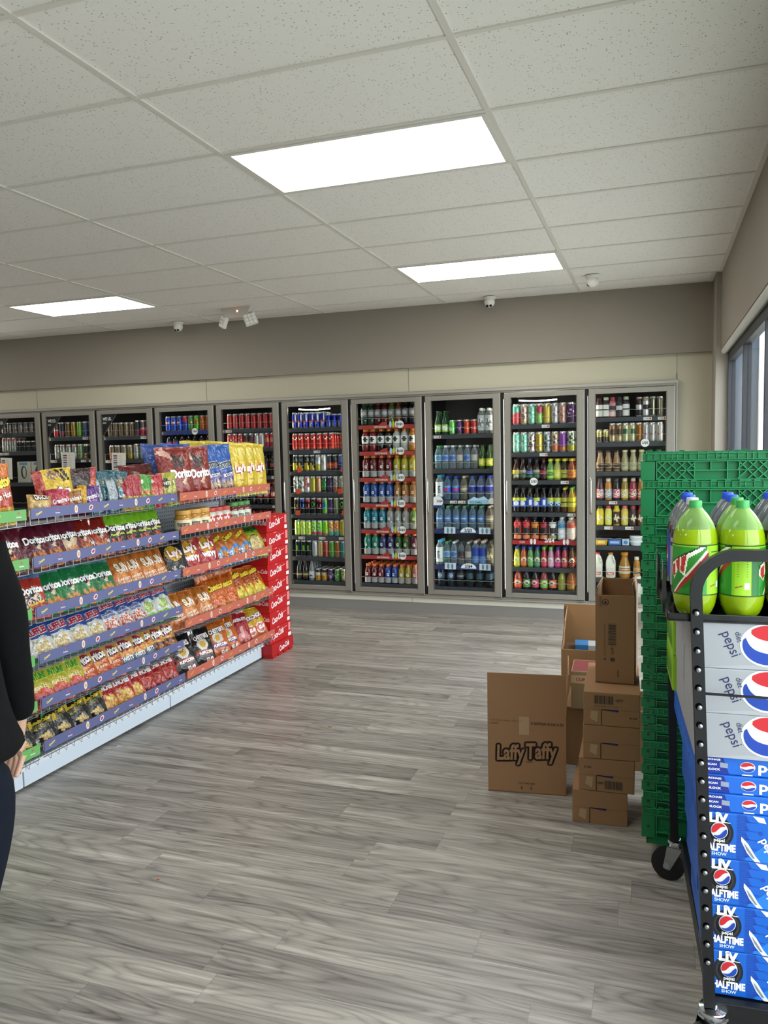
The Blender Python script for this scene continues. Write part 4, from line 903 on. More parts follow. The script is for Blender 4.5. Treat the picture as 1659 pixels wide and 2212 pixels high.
# ================================================================== snack gondola
GB = {'purple': (.905, 2.122, '585c86', [1.34, 1.112, .872, .648, .432, .222], 'purple-stripped'), 'red': (2.128, 3.345, 'b4604e', [1.34, 1.13, .87, .545, .222], 'red-stripped'),
      'green': (-.315, .899, '62a257', [1.34, 1.112, .872, .648, .432, .222], 'green-stripped')}
for key, (y0, y1, sc, zs, nm) in GB.items():
    t = empty('shelf_unit', (.0, (y0+y1)/2, 0), label={'purple': 'middle snack shelving unit with purple price strips', 'red': 'far snack shelving unit with red price strips', 'green': 'near snack shelving unit with green price strips behind the person'}[key], cat='shelving', group='snack gondola units')
    hy = (y1-y0)/2
    b = MB().box(-.13, -.118, -hy, hy, .12, 1.305 if key != 'green' else 1.305, 'a0a4a8')
    b.build('back_panel', 'pegboard', t)
    for s in (-1, 1):
        MB().box(-.14, -.105, s*hy-.012*(s+1)/1-.0*(1-s)+(0 if s > 0 else 0), s*hy+.012*(1-s), 0, 1.31, '8b9096').build('upright', 'satin', t)
    MB().box(-.13, .20, -hy, hy, .112, .128, 'd6dade', bev=.002).box(.195, .215, -hy, hy, .098, .13, 'dfe3e8', bev=.003).build('base_deck', 'satin', t)
    b = MB().box(.186, .196, -hy+.002, hy-.002, .012, .105, 'cfd8e2', bev=.002); b.box(.15, .19, hy-.05, hy-.02, 0, .012, '555')if False else None
    b.build('kick_plate', 'satin', t)
    for i, z in enumerate(zs):
        top = i == 0
        b = MB().box(-.115, .285, -hy+.006, hy-.006, z-.058, z-.053, '6f757c')
        sh = b.build('shelf', 'satin', t)
        b = MB().box(.318, .321, -hy+.01, hy-.012, z-.024, z+.026, sc)
        f = lambda q, c: (.3215, q, c)
        k = 0
        y = -hy+.06
        while y < hy-.05:
            kk = k % 4
            if kk == 0: b.text('Cheetos', y, z+.002, .042, f, 'd8c860' if key != 'red' else 'e0a040', rot=22, bold=.04, stretch=1.3)
            elif kk == 1: b.text('Doritos', y, z-.006, .03, f, 'e6e6ee', bold=.03); b.flat([(y-.008, z+.008), (y+.008, z+.006), (y, z+.018)], f, 'b84a50')
            elif kk == 2: b.disc(y, z+.001, .012, .02, f, 'e2d2c4'); b.disc(y, z+.001, .007, .012, lambda q, c: (.322, q, c), 'c89a80')
            else: b.disc(y, z+.001, .017, .013, f, 'e4dcd8', rot=30); b.disc(y, z+.001, .012, .008, lambda q, c: (.322, q, c), 'a83a48', rot=30)
            y += [.125, .13, .11, .12][kk]; k += 1
        b.build('price_strip', 'satin', sh)
        g = MB(); n = 22
        for j in range(n+1):
            yy = -hy+.012+(2*hy-.024)*j/n; lo = .052 if i < len(zs)-1 else .02
            g.tube([(.312, yy, z-lo), (.312, yy, z+.02)], .0017, n=5, col='8c9094'); g.tube([(.312, yy, z-lo), (.26, yy, z-lo)], .0017, n=5, col='8c9094')
            if i == len(zs)-1 and j < n:
                g.tube([(.322, yy, z-.03), (.335, yy+.02, z-.062), (.322, yy+.045, z-.03)], .0016, n=5, col='9aa0a8')
        g.tube([(.313, -hy+.01, z-.052), (.313, hy-.01, z-.052)], .0022, n=5, col='8c9094')
        g.build('wire_fence', 'metal', sh)
# ------------------------------------------------ bags
def dk(c, f=.74):
    c = L(c); return (c[0]*f, c[1]*f, c[2]*f, 1)
def bag_mesh(w, h, t, P, texts, seed, nu=26, nv=34):
    rnd = random.Random(seed); ph = [rnd.uniform(0, 6) for _ in range(6)]
    def surf(u, v, side=1):
        x_ = abs(u); vv = min(max((v-.045)/.91, 0), 1)
        q = max(0, 1-x_**2.6)**.62 * math.sin(math.pi*vv)**.5
        wr = .0065*noise.noise(Vector((u*2.4+ph[0], v*3.5+ph[1], side*3)))+.003*math.sin(u*9+v*7+ph[2])*math.sin(v*11+ph[3])
        rad_ = .005*math.sin(u*17+ph[4])*(max(0, v-.72)+max(0, .2-v))*3
        X = side*(t/2*q + (wr+rad_)*min(1, q*2.2)) + (.010*math.sin(u*3+ph[5])*max(0, v-.9)*8)
        Y = u*w/2*(1-.05*math.sin(math.pi*vv)+.02*(v > .95))
        Z = v*h + .004*math.sin(u*2+ph[1])*max(0, v-.8)*5
        return (X, Y, Z)
    b = MB()
    P0 = P; P = lambda u_, v_: dk(P0(u_, v_))
    b.grid(lambda a, c: surf(a*2-1, c), nu, nv, lambda a, c: P(a*2-1, c))
    b.grid(lambda a, c: surf(a*2-1, c, -1), 12, 14, lambda a, c: P(-(a*2-1), .97), flip=True)
    def on(off):
        def f(x, y):
            u = max(-.97, min(.97, x/(w/2))); v = max(.02, min(.98, y/h)); p = surf(u, v)
            return (p[0]+off, p[1], p[2])
        return f
    for tx in texts:
        s, u, v, wd, col, rot, bold, stretch, outc = (tx+(0, .03, 1.0, None))[:9] if len(tx) < 9 else tx
        wd *= .86; xx = (u+.10)*w/2; e_ = .0032
        if outc:
            for q in range(6): b.text(s, xx+e_*math.cos(q*1.047), v*h+e_*math.sin(q*1.047), wd, on(.0026), outc, rot=rot, bold=bold, stretch=stretch)
        b.text(s, xx, v*h, wd, on(.0045), col, rot=rot, bold=bold, stretch=stretch)
    return b
CH = 'd8862c'; CH2 = 'b8641c'
def tx(s, u, v, w, col, rot=0, bold=.03, st=1.0, out=None): return (s, u, v, w, col, rot, bold, st, out)
def dor(word, base, ops, chipc=('d08030', 'b05c1c'), extra=()):
    o = [('p', [(-.9, .62), (.2, .95), (.9, .66), (.15, .40)], '1c1416')] if False else []
    return (base, list(ops)+[('p', [(-.55, .62), (.6, .62), (.25, .38)], '241418'), ('p', [(.1, .42), (.5, .62), (.62, .62), (.22, .36)], 'd8c0a0'), ('n', .25, .17, .55, .14, chipc[0], chipc[1])],
            [tx('Doritos', .0, .585, .142, 'f2f0ee', 4, .045, 1.35)]+list(extra))
BAGS = {
 # key: (w, h, t, base, ops, texts, desc)
 'nacho': (.175, .245, .06)+dor('', '5c1428', [('p', [(-1, .8), (-.4, 1), (-.2, .95), (-.9, .7)], 'c8a090')])+('maroon tortilla chip bag',),
 'nacho_dip': (.175, .245, .06)+dor('', '641830', [('p', [(-.4, .5), (.7, .5), (.3, .1), (-.3, .15)], 'c8b08a')])+('maroon tortilla chip bag, pale triangle',),
 'spicy': (.175, .245, .06)+dor('', '8c2418', [('p', [(-1, 0), (-.2, 0), (.0, .5), (-1, .6)], 'b8481c'), ('n', .7, .2, .3, .18, 'd8c8c8', '4a2a28')])+('red orange tortilla chip bag',),
 'flamas': (.175, .245, .06)+dor('', '1a1412', [('b', .72, 1, '86c82c'), ('p', [(-1, .72), (1, .72), (.4, .62), (-.5, .66)], '86c82c')], ('d8603a', '8a3018'), [tx('Flamin Hot', .1, .42, .10, 'c8d82c', 10, .02, 1.0)])+('black and lime tortilla chip bag',),
 'flamin': (.175, .245, .06)+dor('', 'b8382c', [('b', .86, 1, '5f7fb0'), ('n', 0, .3, .7, .2, 'd8d0c8', '3a2a28')], ('d85a3a', 'b03a20'), [tx('Flamin Hot', .1, .3, .10, 'e8d82c', 10, .02, 1.0)])+('red tortilla chip bag with a blue top',),
 'ranch': (.175, .245, .06)+dor('', '1f7a44', [('b', .9, 1, '7fa8b8')], ('d8902c', 'b8701c'))+('green tortilla chip bag',),
 'big_nacho': (.27, .36, .10)+('8e2a20', [('p', [(-.4, .9), (.5, .78), (.2, .62), (-.3, .6)], '4a3230'), ('p', [(.1, .36), (.5, .56), (.62, .56), (.22, .3)], 'e8c8a0'), ('n', .2, .08, .5, .06, 'd87a2c', 'b8501c'), ('p', [(-1, .9), (-.6, 1), (-.2, .8), (-.3, .76)], 'd8a898')], [tx('Doritos', .05, .52, .215, 'f2f0ee', 3, .045, 1.3)])+('large red tortilla chip bag',),
 'scoops': (.22, .37, .09, '2c62b4', [('b', 0, .5, '4c4484'), ('n', .1, .17, .7, .16, 'd8c0a0', 'b89a78'), ('n', -.6, .08, .3, .08, 'b04a38', '8a3028'), ('p', [(-1, .3), (1, .44), (1, .40), (-1, .26)], '8a84b8')], [tx('TOSTITOS', -.1, .62, .185, '14161c', 4, .05, 1.5, 'e8e8ea'), tx('SCOOPS', .1, .43, .12, 'e6e6f0', 4, .03, 1.1)], 'blue and violet scoops bag'),
 'lays': (.23, .385, .09, 'e6c838', [('e', 0, .5, .42, .09, 'b8322c'), ('e', .05, .53, .30, .1, 'e8a838'), ('b', 0, .15, 'ecd45a'), ('e', .2, .8, .5, .12, 'ecd460')], [tx("Lay's", 0, .5, .12, 'f4f2ee', 6, .045, 1.3, 'a82c2c'), tx('Classic', .1, .3, .07, '8a6a1c', 0, .0, 1.0)], 'tall yellow potato chip bag'),
 'bluechip': (.24, .36, .09, '2a57ac', [('b', 0, .5, '3f63b0'), ('e', .2, .88, .3, .06, 'd8d8d8')], [], 'crumpled blue chip bag lying behind the front bags'),
 'redback': (.25, .22, .1, '6e1a1c', [('p', [(0, .3), (.8, .6), (.6, .7), (-.2, .4)], 'b89088')], [], 'dark red chip bag lying behind the front bags'),
 'sun': (.165, .245, .065, 'c9702c', [('e', .1, .6, .62, .22, 'd48838'), ('b', 0, .14, 'c0662a'), ('p', [(-.4, .33), (.5, .36), (.5, .26), (-.4, .24)], 'dc9a5c')], [tx('SUN', .05, .64, .10, 'f0e4d4', 8, .04, 1.5), tx('CHIPS', .15, .53, .08, 'f0e4d4', 8, .03, 1.0), tx('HARVEST', .05, .33, .10, 'f0d8c0', 8, .02, 1.0), tx('CHEDDAR', .1, .25, .10, 'f0d8c0', 8, .02, 1.0)], 'orange wholegrain chip bag'),
 'lays_blk': (.20, .27, .07, '1d1b1c', [('e', .0, .62, .6, .2, 'd8a82c'), ('n', 0, .15, .8, .14, 'c8c4c0', '2a2828')], [tx("Lay's", 0, .6, .12, 'f0e8e0', 8, .05, 1.3, 'b02a2a')], 'black potato chip bag with a yellow sun disc'),
 'wavy': (.22, .275, .08, 'b8323a', [('e', .05, .62, .5, .2, 'e0a82c'), ('n', .3, .9, .5, .08, 'd8b888', 'b89060')], [tx("Lay's", .05, .62, .13, 'f2ece6', 8, .05, 1.2, 'b02a2a'), tx('wavy', .05, .35, .14, 'f0e8e4', 4, .04, 1.2)], 'crimson wavy chip bag'),
 'puffs_blue': (.20, .27, .07, 'c8702a', [('w', .42, .08, 3, '2f86c8'), ('n', .1, .2, .8, .18, 'd8dce0', '3a8cc8'), ('n', .4, .3, .3, .1, 'd8842c', 'b8641c')], [tx('Cheetos', -.1, .74, .15, 'e8c83c', 24, .06, 1.4, '1c1614')], 'orange cheese puff bag with a blue lower half'),
 'funyun_g': (.20, .27, .07, 'c6c02c', [('b', .72, 1, '5cae34'), ('e', .1, .36, .62, .28, '3a3a1c'), ('e', .1, .36, .58, .26, 'dcc888'), ('n', .1, .36, .3, .12, 'b89a50', 'dcc888')], [tx('Funyuns', 0, .84, .16, '1f3a14', 8, .05, 1.5)], 'yellow and green onion ring bag'),
 'ruf': (.175, .24, .065, '274f9a', [('w', .52, .03, 6, 'dcdcd6'), ('w', .10, .02, 8, '2c7a4c'), ('n', .1, .30, .5, .12, 'd8c088', 'b89a58'), ('n', -.2, .42, .4, .06, 'e8e4dc', 'a8a48c')], [tx('RUFFLES', -.05, .66, .135, 'a8243a', 10, .05, 1.5, 'e8e8ea')], 'blue and white ridged chip bag'),
 'ruf_red': (.175, .24, .065, '274f9a', [('w', .62, .03, 6, 'd4d4d6'), ('w', .12, .02, 8, 'c83a34'), ('n', .1, .28, .7, .16, 'c8502c', 'd8d0c8')], [tx('RUFFLES', -.05, .76, .13, 'a8243a', 10, .05, 1.4, 'e8e8ea'), tx('DOUBLE', .0, .58, .09, '27449a', 8, .03, 1.0), tx('CRUNCH', .05, .50, .09, '27449a', 8, .03, 1.0)], 'blue ridged chip bag with red fries picture'),
 'ruf_lime': (.175, .24, .065, '274f9a', [('w', .62, .03, 6, 'd8dcd6'), ('w', .24, .02, 8, '86be34'), ('n', .1, .42, .4, .14, '8ab84a', 'c8c080')], [tx('RUFFLES', -.05, .76, .13, 'b83a44', 10, .05, 1.4, 'd8e0ea')], 'blue ridged chip bag with a lime band'),
 'cheetos': (.20, .28, .07, 'c9611c', [('n', .2, .3, .8, .2, 'c03a1c', 'e0903a'), ('b', 0, .08, 'c82c1c')], [tx('Cheetos', -.05, .68, .165, 'e8c83c', 10, .06, 1.5, '1c1614')], 'orange cheese curl bag'),
 'cheetos_fh': (.19, .28, .07, 'cc6a20', [('n', .0, .62, .8, .25, '7a2410', 'd8702a'), ('n', .1, .25, .9, .22, 'e0c834', 'c8b020')], [tx('Cheetos', -.05, .8, .16, 'e8c83c', 14, .06, 1.4, '1c1614')], 'orange hot cheese curl bag with yellow pictures'),
 'cheet_pop': (.20, .29, .08, 'd8702c', [('b', 0, .28, 'd8a83c'), ('n', 0, .1, .9, .1, 'e8d8b0', 'b8903c'), ('b', .28, .58, 'c04a34'), ('b', .85, 1, 'd87a2c')], [tx('Cheetos', 0, .68, .18, 'e8c83c', 12, .06, 1.5, '1c1614'), tx('Flamin Hot', 0, .46, .15, 'e0d4c8', 12, .04, 1.3)], 'orange hot popcorn bag'),
 'funyuns': (.185, .23, .06, 'c4be3c', [('n', 0, .2, .9, .16, '9a2c44', 'b03858'), ('w', .36, .03, 5, 'c8442c'), ('n', .0, .12, .8, .1, '8a2038', 'b84860')], [tx('FUNYUNS', -.05, .66, .13, '2f8a3a', 6, .05, 2.0, 'd8d84a'), tx('Flamin Hot', .0, .42, .14, 'e8c8a0', 6, .03, 1.0)], 'yellow onion ring bag with a dark red picture'),
 'frit_red': (.165, .23, .06, 'd8963a', [('p', [(-1, 0), (1, 0), (1, .55), (0, .36), (-1, .38)], 'c8502c'), ('e', 0, .62, .7, .16, 'a82c34'), ('n', .2, .2, .6, .12, 'e0803c', 'b8401c')], [tx('Fritos', 0, .62, .12, 'f0e8e0', 16, .05, 1.4, '2a1c34'), tx('FLAVOR', .2, .34, .08, 'f0d8c0', 10, .03, 1.0)], 'orange corn chip bag with a red base'),
 'frit_blu': (.165, .23, .06, 'd8963a', [('p', [(-1, 0), (1, 0), (1, .42), (0, .34), (-1, .42)], '5a6c80'), ('e', 0, .64, .7, .16, 'a82c34'), ('n', .1, .1, .5, .08, 'b89060', '3a3a40')], [tx('Fritos', 0, .64, .12, 'f0e8e0', 16, .05, 1.4, '2a1c34'), tx('TWISTS', .1, .3, .10, 'e0e0dc', 10, .03, 1.2)], 'orange corn chip bag with a slate base'),
 'frit_brn': (.165, .23, .06, 'dba03e', [('n', 0, .18, 1, .16, '8a4a20', 'b8702c'), ('e', 0, .6, .75, .17, 'a82c34'), ('b', .3, .37, '5a2c18')], [tx('Fritos', 0, .6, .125, 'f0e8e0', 14, .05, 1.4, '2a1c34')], 'orange corn chip bag with brown chips'),
 'munch_c': (.175, .235, .065, 'b8222c', [('n', .1, .24, .95, .26, 'd8a83c', 'c87a2c'), ('p', [(-.1, .36), (.6, .38), (.6, .46), (-.1, .44)], 'd8b83c')], [tx('MUNCHIES', -.05, .66, .138, 'f0ece6', 10, .06, 1.7)], 'red snack mix bag with golden pieces'),
 'munch_r': (.175, .235, .065, 'b01c26', [('n', .1, .22, .9, .22, 'c0483a', '8a2a20'), ('e', 0, .42, .8, .07, 'c87a2c'), ('e', 0, .40, .8, .06, 'b01c26')], [tx('MUNCHIES', -.05, .66, .138, 'f0ece6', 10, .06, 1.7)], 'red snack mix bag with red pieces'),
 'smart': (.18, .245, .065, '16161a', [('p', [(-1, .30), (1, .56), (1, .72), (-1, .46)], 'd8b828'), ('e', -.1, .82, .22, .16, 'd8a82c'), ('p', [(.05, .7), (.3, .95), (.3, .7), (.1, .62)], '3a9a3c'), ('p', [(-.3, .7), (-.5, .9), (-.4, .66)], '3a9a3c'), ('n', .3, .25, .35, .08, 'd8b868', 'b8924c'), ('n', -.5, .14, .35, .08, 'e0dcc8', '9a9684')], [tx('Smartfood', -.05, .51, .145, '1a1a18', 15, .03, 1.6), tx('WHITE CHEDDAR', .15, .1, .10, 'd8b848', 10, .02, 1.0)], 'black popcorn bag with a yellow banner'),
 'chest_b': (.20, .29, .075, '191616', [('e', .0, .55, .45, .14, 'd8d0c4'), ('e', .0, .54, .22, .08, 'd8a82c'), ('p', [(-.7, .4), (.7, .4), (.7, .28), (-.7, .28)], '8a2420'), ('b', 0, .1, 'b8642c')], [tx("CHESTER'S", -.05, .73, .15, 'ece4e0', 10, .05, 1.6, '3a1c1c'), tx('PUFFCORN', 0, .34, .13, 'f0e8e0', 6, .04, 1.2), tx('$2.49', .2, .17, .07, 'f0e8e0', 6, .04, 1.2, '8a2420')], 'black puffcorn bag'),
 'chest_o': (.20, .29, .075, 'c8641e', [('e', .0, .55, .4, .14, 'e0d8cc'), ('e', .0, .54, .2, .08, 'd8a82c'), ('p', [(-.6, .42), (.7, .42), (.7, .30), (-.6, .30)], '5a3a78'), ('b', 0, .1, 'd8822c')], [tx("CHESTER'S", -.05, .73, .15, 'ece4e0', 10, .05, 1.6, '3a1c1c'), tx('PUFFCORN', 0, .36, .13, 'f0e8e0', 6, .04, 1.2), tx('$2.49', .2, .18, .07, 'f0e8e0', 6, .04, 1.2, '8a2420')], 'orange puffcorn bag'),
 'baken': (.19, .28, .07, 'a82430', [('n', .2, .25, .8, .25, 'c85848', '98303a'), ('p', [(-.1, .3), (.2, .3), (.2, .6), (-.1, .55)], 'd8a8a0')], [tx('BAKEN-ETS', 0, .78, .15, 'ece4e0', 6, .05, 1.3)], 'dark red pork rind bag'),
 'herrs': (.18, .27, .07, 'd8b028', [('b', 0, .5, 'c8602c'), ('e', .1, .36, .55, .15, 'f0e8e0'), ('e', .1, .36, .48, .12, 'c04a34'), ('n', 0, .68, .6, .08, 'a8484c', 'd8c040')], [tx('CHICKS', 0, .72, .13, 'f0ece8', 10, .05, 1.3, '7a3a7a'), tx('$2.49', .1, .36, .075, 'f0ece6', 4, .05, 1.2)], 'yellow cheese snack bag with a round price'),
 'flatred': (.15, .22, .06, 'b8343c', [('n', 0, .3, .8, .2, 'd8884a', 'b83038')], [], 'small red snack bag'),
 # small sweets on the top shelf
 'cookie_t': (.12, .105, .045, 'd0a45c', [('e', 0, .5, .7, .4, 'd8b878'), ('b', .78, 1, 'b89048')], [tx('CRACK', 0, .9, .08, 'e8e0d8', 4, .05, 1.6, '3a1c1c')], 'tan cookie pack'),
 'cookie_r': (.12, .125, .045, 'b8364c', [('n', .1, .25, .7, .2, 'd86a4a', '8a2a34')], [tx("Grandma's", 0, .55, .10, 'ece0e0', 10, .03, 1.6)], 'crimson cookie pack'),
 'cookie_b': (.12, .12, .045, 'a0662c', [('n', .1, .25, .7, .2, 'c8843c', '7a4a20'), ('b', .9, 1, 'd8a83c')], [tx("Grandma's", 0, .6, .10, 'ece0d8', 4, .03, 1.6)], 'brown cookie pack'),
 'cookie_p': (.12, .125, .045, '5a3080', [('n', .1, .25, .7, .25, 'b87ac0', '8a5a8a'), ('b', .1, .3, 'd8b8a0')], [tx("Grandma's", 0, .6, .10, 'ece0e8', 8, .03, 1.6)], 'purple cookie pack'),
 'cookie_y': (.05, .135, .03, 'd8ac2c', [], [], 'narrow yellow cookie pack'),
 'candy_y': (.21, .17, .04, 'd8b428', [('b', 0, .02, 'b03028'), ('p', [(.1, .95), (.5, .6), (.65, .62), (.3, .98)], '201c14'), ('p', [(.4, .95), (.75, .6), (.88, .62), (.6, .98)], '201c14'), ('p', [(-1, 0), (-.55, 0), (-.5, 1), (-1, 1)], 'a8301c'), ('n', 0, .8, .3, .14, '6a5040', 'c8a060')], [tx('m&m', .15, .27, .13, 'f2f0ec', 6, .07, 1.5, '2a1a14')], 'yellow candy share bag'),
 'candy_b': (.21, .17, .04, '35181a', [('p', [(.62, 0), (1, 0), (1, 1), (.66, 1)], 'b02c2c'), ('n', .8, .5, .25, .2, 'd8802c', 'b02c2c')], [tx('m&m', .0, .27, .13, 'f2f0ec', 6, .07, 1.5, '1a0c0c')], 'brown candy share bag'),
 'teal': (.15, .20, .05, '1f5a68', [('n', .2, .68, .35, .12, 'd8962c', '3a7a84'), ('n', .1, .4, .8, .12, '8ab8c0', '2a6a78'), ('b', 0, .12, '4a7a84')], [tx('DENTALIFE', 0, .28, .10, 'd8e4e8', 6, .03, 1.2)], 'teal pouch with an orange mark'),
 'teal_s': (.10, .20, .05, '24505c', [('p', [(-.6, .05), (.5, .05), (.5, .95), (-.6, .95)], 'a8b4b8'), ('n', 0, .5, .4, .4, '8a9498', 'c0c8cc')], [], 'teal pouch turned to its grey panel'),
 'nuts_r': (.105, .20, .045, 'a82430', [('b', 0, .4, 'c8a440'), ('n', 0, .2, .8, .15, 'd8c070', 'a87a30')], [], 'red and yellow nut pouch'),
 'nuts_g': (.13, .20, .045, '3f9a34', [('e', -.1, .8, .2, .06, 'e8ece0'), ('n', 0, .3, .8, .26, 'c8b868', '8aa84a'), ('b', .44, .54, 'c86a3a')], [], 'green nut pouch with a small white badge'),
 'nuts_rr': (.11, .20, .045, 'b82c34', [('e', 0, .78, .2, .06, 'e0c8c8'), ('n', 0, .32, .8, .25, 'd8905a', 'c04a3c')], [], 'red nut pouch with a small round badge'),
 'nuts_y': (.12, .20, .045, 'b0b040', [('e', 0, .7, .5, .15, '2c2c1c'), ('n', 0, .25, .9, .2, 'a89060', '787830')], [tx('NUTS', 0, .7, .06, 'e8e4c8', 8, .04, 1.3)], 'olive pistachio pouch'),
}
BP = {}
def bag(key, y, zb, label, group, x=.245, yaw=-24, lean=20, twist=0, sc=1.0):
    if key not in BP:
        w_, h_, t_, base, ops, texts, desc = BAGS[key]
        BP[key] = [bag_mesh(w_, h_, t_, painter(base, ops), texts, hash_(key)).build('snack_bag', 'foil', smooth=70), False]
    o = BP[key][0]
    if BP[key][1]: o = copy_tree(o)
    BP[key][1] = True
    o.location = (x, y, zb); o.rotation_euler = (R(twist), -R(lean), R(yaw)); o.scale = (1, 1, sc)
    return tag(o, label, 'snack bag', group)
def hash_(s): return sum((i+1)*ord(c) for i, c in enumerate(s))
SB = {
 ('purple', 0): [('candy_y', 1.20, .085, 1), ('candy_b', 1.37, .085, 1), ('cookie_t', 1.03, .028, 0), ('cookie_r', 1.17, .028, 0), ('cookie_b', 1.27, .028, 0), ('cookie_y', 1.335, .028, 0), ('cookie_p', 1.395, .028, 0),
                 ('teal_s', 1.47, 0, 0), ('teal', 1.53, .03, 0), ('teal_s', 1.60, 0, 0), ('teal', 1.655, .03, 0), ('nuts_r', 1.725, 0, 0), ('nuts_r', 1.775, 0, 0), ('nuts_g', 1.85, 0, 0), ('nuts_rr', 1.93, 0, 0), ('nuts_rr', 1.99, 0, 0), ('nuts_y', 2.06, 0, 0), ('nuts_y', 2.13, 0, 0)],
 ('purple', 1): [('nacho', 1.02, 0, 0), ('nacho', 1.135, 0, 0), ('nacho_dip', 1.26, 0, 0), ('spicy', 1.37, 0, 0), ('spicy', 1.49, 0, 0), ('flamas', 1.61, 0, 0), ('flamas', 1.73, 0, 0), ('flamas', 1.86, 0, 0), ('flamas', 1.98, 0, 0)],
 ('purple', 2): [('flamin', .99, 0, 0), ('ranch', 1.11, 0, 0), ('ranch', 1.24, 0, 0), ('ranch', 1.37, 0, 0), ('ranch', 1.51, 0, 0), ('sun', 1.66, 0, 0), ('sun', 1.775, 0, 0), ('sun', 1.90, 0, 0), ('sun', 2.01, 0, 0)],
 ('purple', 3): [('ruf', 1.03, 0, 0), ('ruf', 1.155, 0, 0), ('ruf', 1.285, 0, 0), ('ruf', 1.42, 0, 0), ('ruf_red', 1.54, 0, 0), ('ruf_red', 1.665, 0, 0), ('ruf_red', 1.78, 0, 0), ('ruf_lime', 1.90, 0, 0), ('ruf_lime', 2.03, 0, 0)],
 ('purple', 4): [('funyuns', 1.0, 0, 0), ('funyuns', 1.10, 0, 0), ('funyuns', 1.21, 0, 0), ('frit_red', 1.33, 0, 0), ('frit_red', 1.43, 0, 0), ('frit_red', 1.53, 0, 0), ('frit_blu', 1.63, 0, 0), ('frit_blu', 1.74, 0, 0), ('frit_blu', 1.84, 0, 0), ('frit_brn', 1.95, 0, 0), ('frit_brn', 2.06, 0, 0)],
 ('purple', 5): [('smart', .98, 0, 0), ('smart', 1.11, 0, 0), ('smart', 1.24, 0, 0), ('smart', 1.36, 0, 0), ('munch_c', 1.48, 0, 0), ('munch_c', 1.60, 0, 0), ('munch_c', 1.71, 0, 0), ('munch_r', 1.82, 0, 0), ('munch_r', 1.93, 0, 0), ('munch_r', 2.05, 0, 0)],
 ('red', 0): [('big_nacho', 2.27, 0, 0), ('big_nacho', 2.47, 0, 0), ('scoops', 2.66, 0, 0), ('scoops', 2.83, 0, 0), ('lays', 2.98, 0, 0), ('lays', 3.14, 0, 0), ('lays', 3.29, 0, 0)],
 ('red', 2): [('lays_blk', 2.19, 0, 0), ('wavy', 2.36, 0, 0), ('wavy', 2.55, 0, 0), ('puffs_blue', 2.75, 0, 0), ('puffs_blue', 2.91, 0, 0), ('puffs_blue', 3.06, 0, 0), ('funyun_g', 3.24, 0, 0)],
 ('red', 3): [('sun', 2.19, 0, 0), ('sun', 2.33, 0, 0), ('sun', 2.50, 0, 0), ('cheetos', 2.68, 0, 0), ('cheetos', 2.82, 0, 0), ('cheetos_fh', 2.97, 0, 0), ('cheetos_fh', 3.11, 0, 0), ('cheetos_fh', 3.25, 0, 0)],
 ('red', 4): [('chest_b', 2.26, 0, 0), ('chest_b', 2.48, 0, 0), ('chest_o', 2.66, 0, 0), ('chest_o', 2.82, 0, 0), ('baken', 2.98, 0, 0), ('herrs', 3.12, 0, 0), ('herrs', 3.27, 0, 0)],
 ('green', 0): [('cheet_pop', .80, 0, 0), ('cheet_pop', .62, 0, 0)],
 ('green', 1): [('nacho', .83, 0, 0), ('cheetos', .68, 0, 0)],
 ('green', 2): [('ranch', .80, 0, 0), ('ranch', .66, 0, 0)], ('green', 3): [('ruf', .80, 0, 0), ('ruf', .67, 0, 0)], ('green', 4): [('munch_r', .86, 0, 0), ('funyuns', .74, 0, 0)], ('green', 5): [('smart', .84, 0, 0), ('smart', .70, 0, 0)],
}
rs = random.Random(5)
for (bk, i), lst in SB.items():
    z = GB[bk][3][i]-.050; tot = {}; seen = {}
    for q in lst: tot[q[0]] = tot.get(q[0], 0)+1
    last = len(GB[bk][3])-1
    for q, y, dz, _ in lst:
        seen[q] = seen.get(q, 0)+1; d = BAGS[q][6]; where = '%s shelf, %s unit' % ('bottom' if i == last else SHN[i], GB[bk][4])
        if tot[q] == 1: lab = '%s, %s' % (d, where)
        elif tot[q] == 2: lab = '%s, %s of two, %s' % (d, ['left', 'right'][seen[q]-1], where)
        else: lab = '%s, %s of %s, %s' % (d, ORD[seen[q]-1], NUM[tot[q]], where)
        small = q.startswith('cookie') or q.startswith('candy') or q.startswith('nuts') or q.startswith('teal')
        big = i == 0 and bk == 'red' or q == 'cheet_pop'
        bag(q, y+rs.uniform(-.006, .006), z+dz, lab, '%s bags on the %s shelf of the %s unit' % (d.split()[0], SHN[i], GB[bk][4]), x=(.22 if dz > .028 else .262) if small else (.235 if big else .25),
            yaw=-24+rs.uniform(-7, 7) if not big else -16+rs.uniform(-6, 6), lean=(6 if big or small else 31)+rs.uniform(-3, 4), twist=rs.uniform(-4, 6) if not small else rs.uniform(-5, 5))
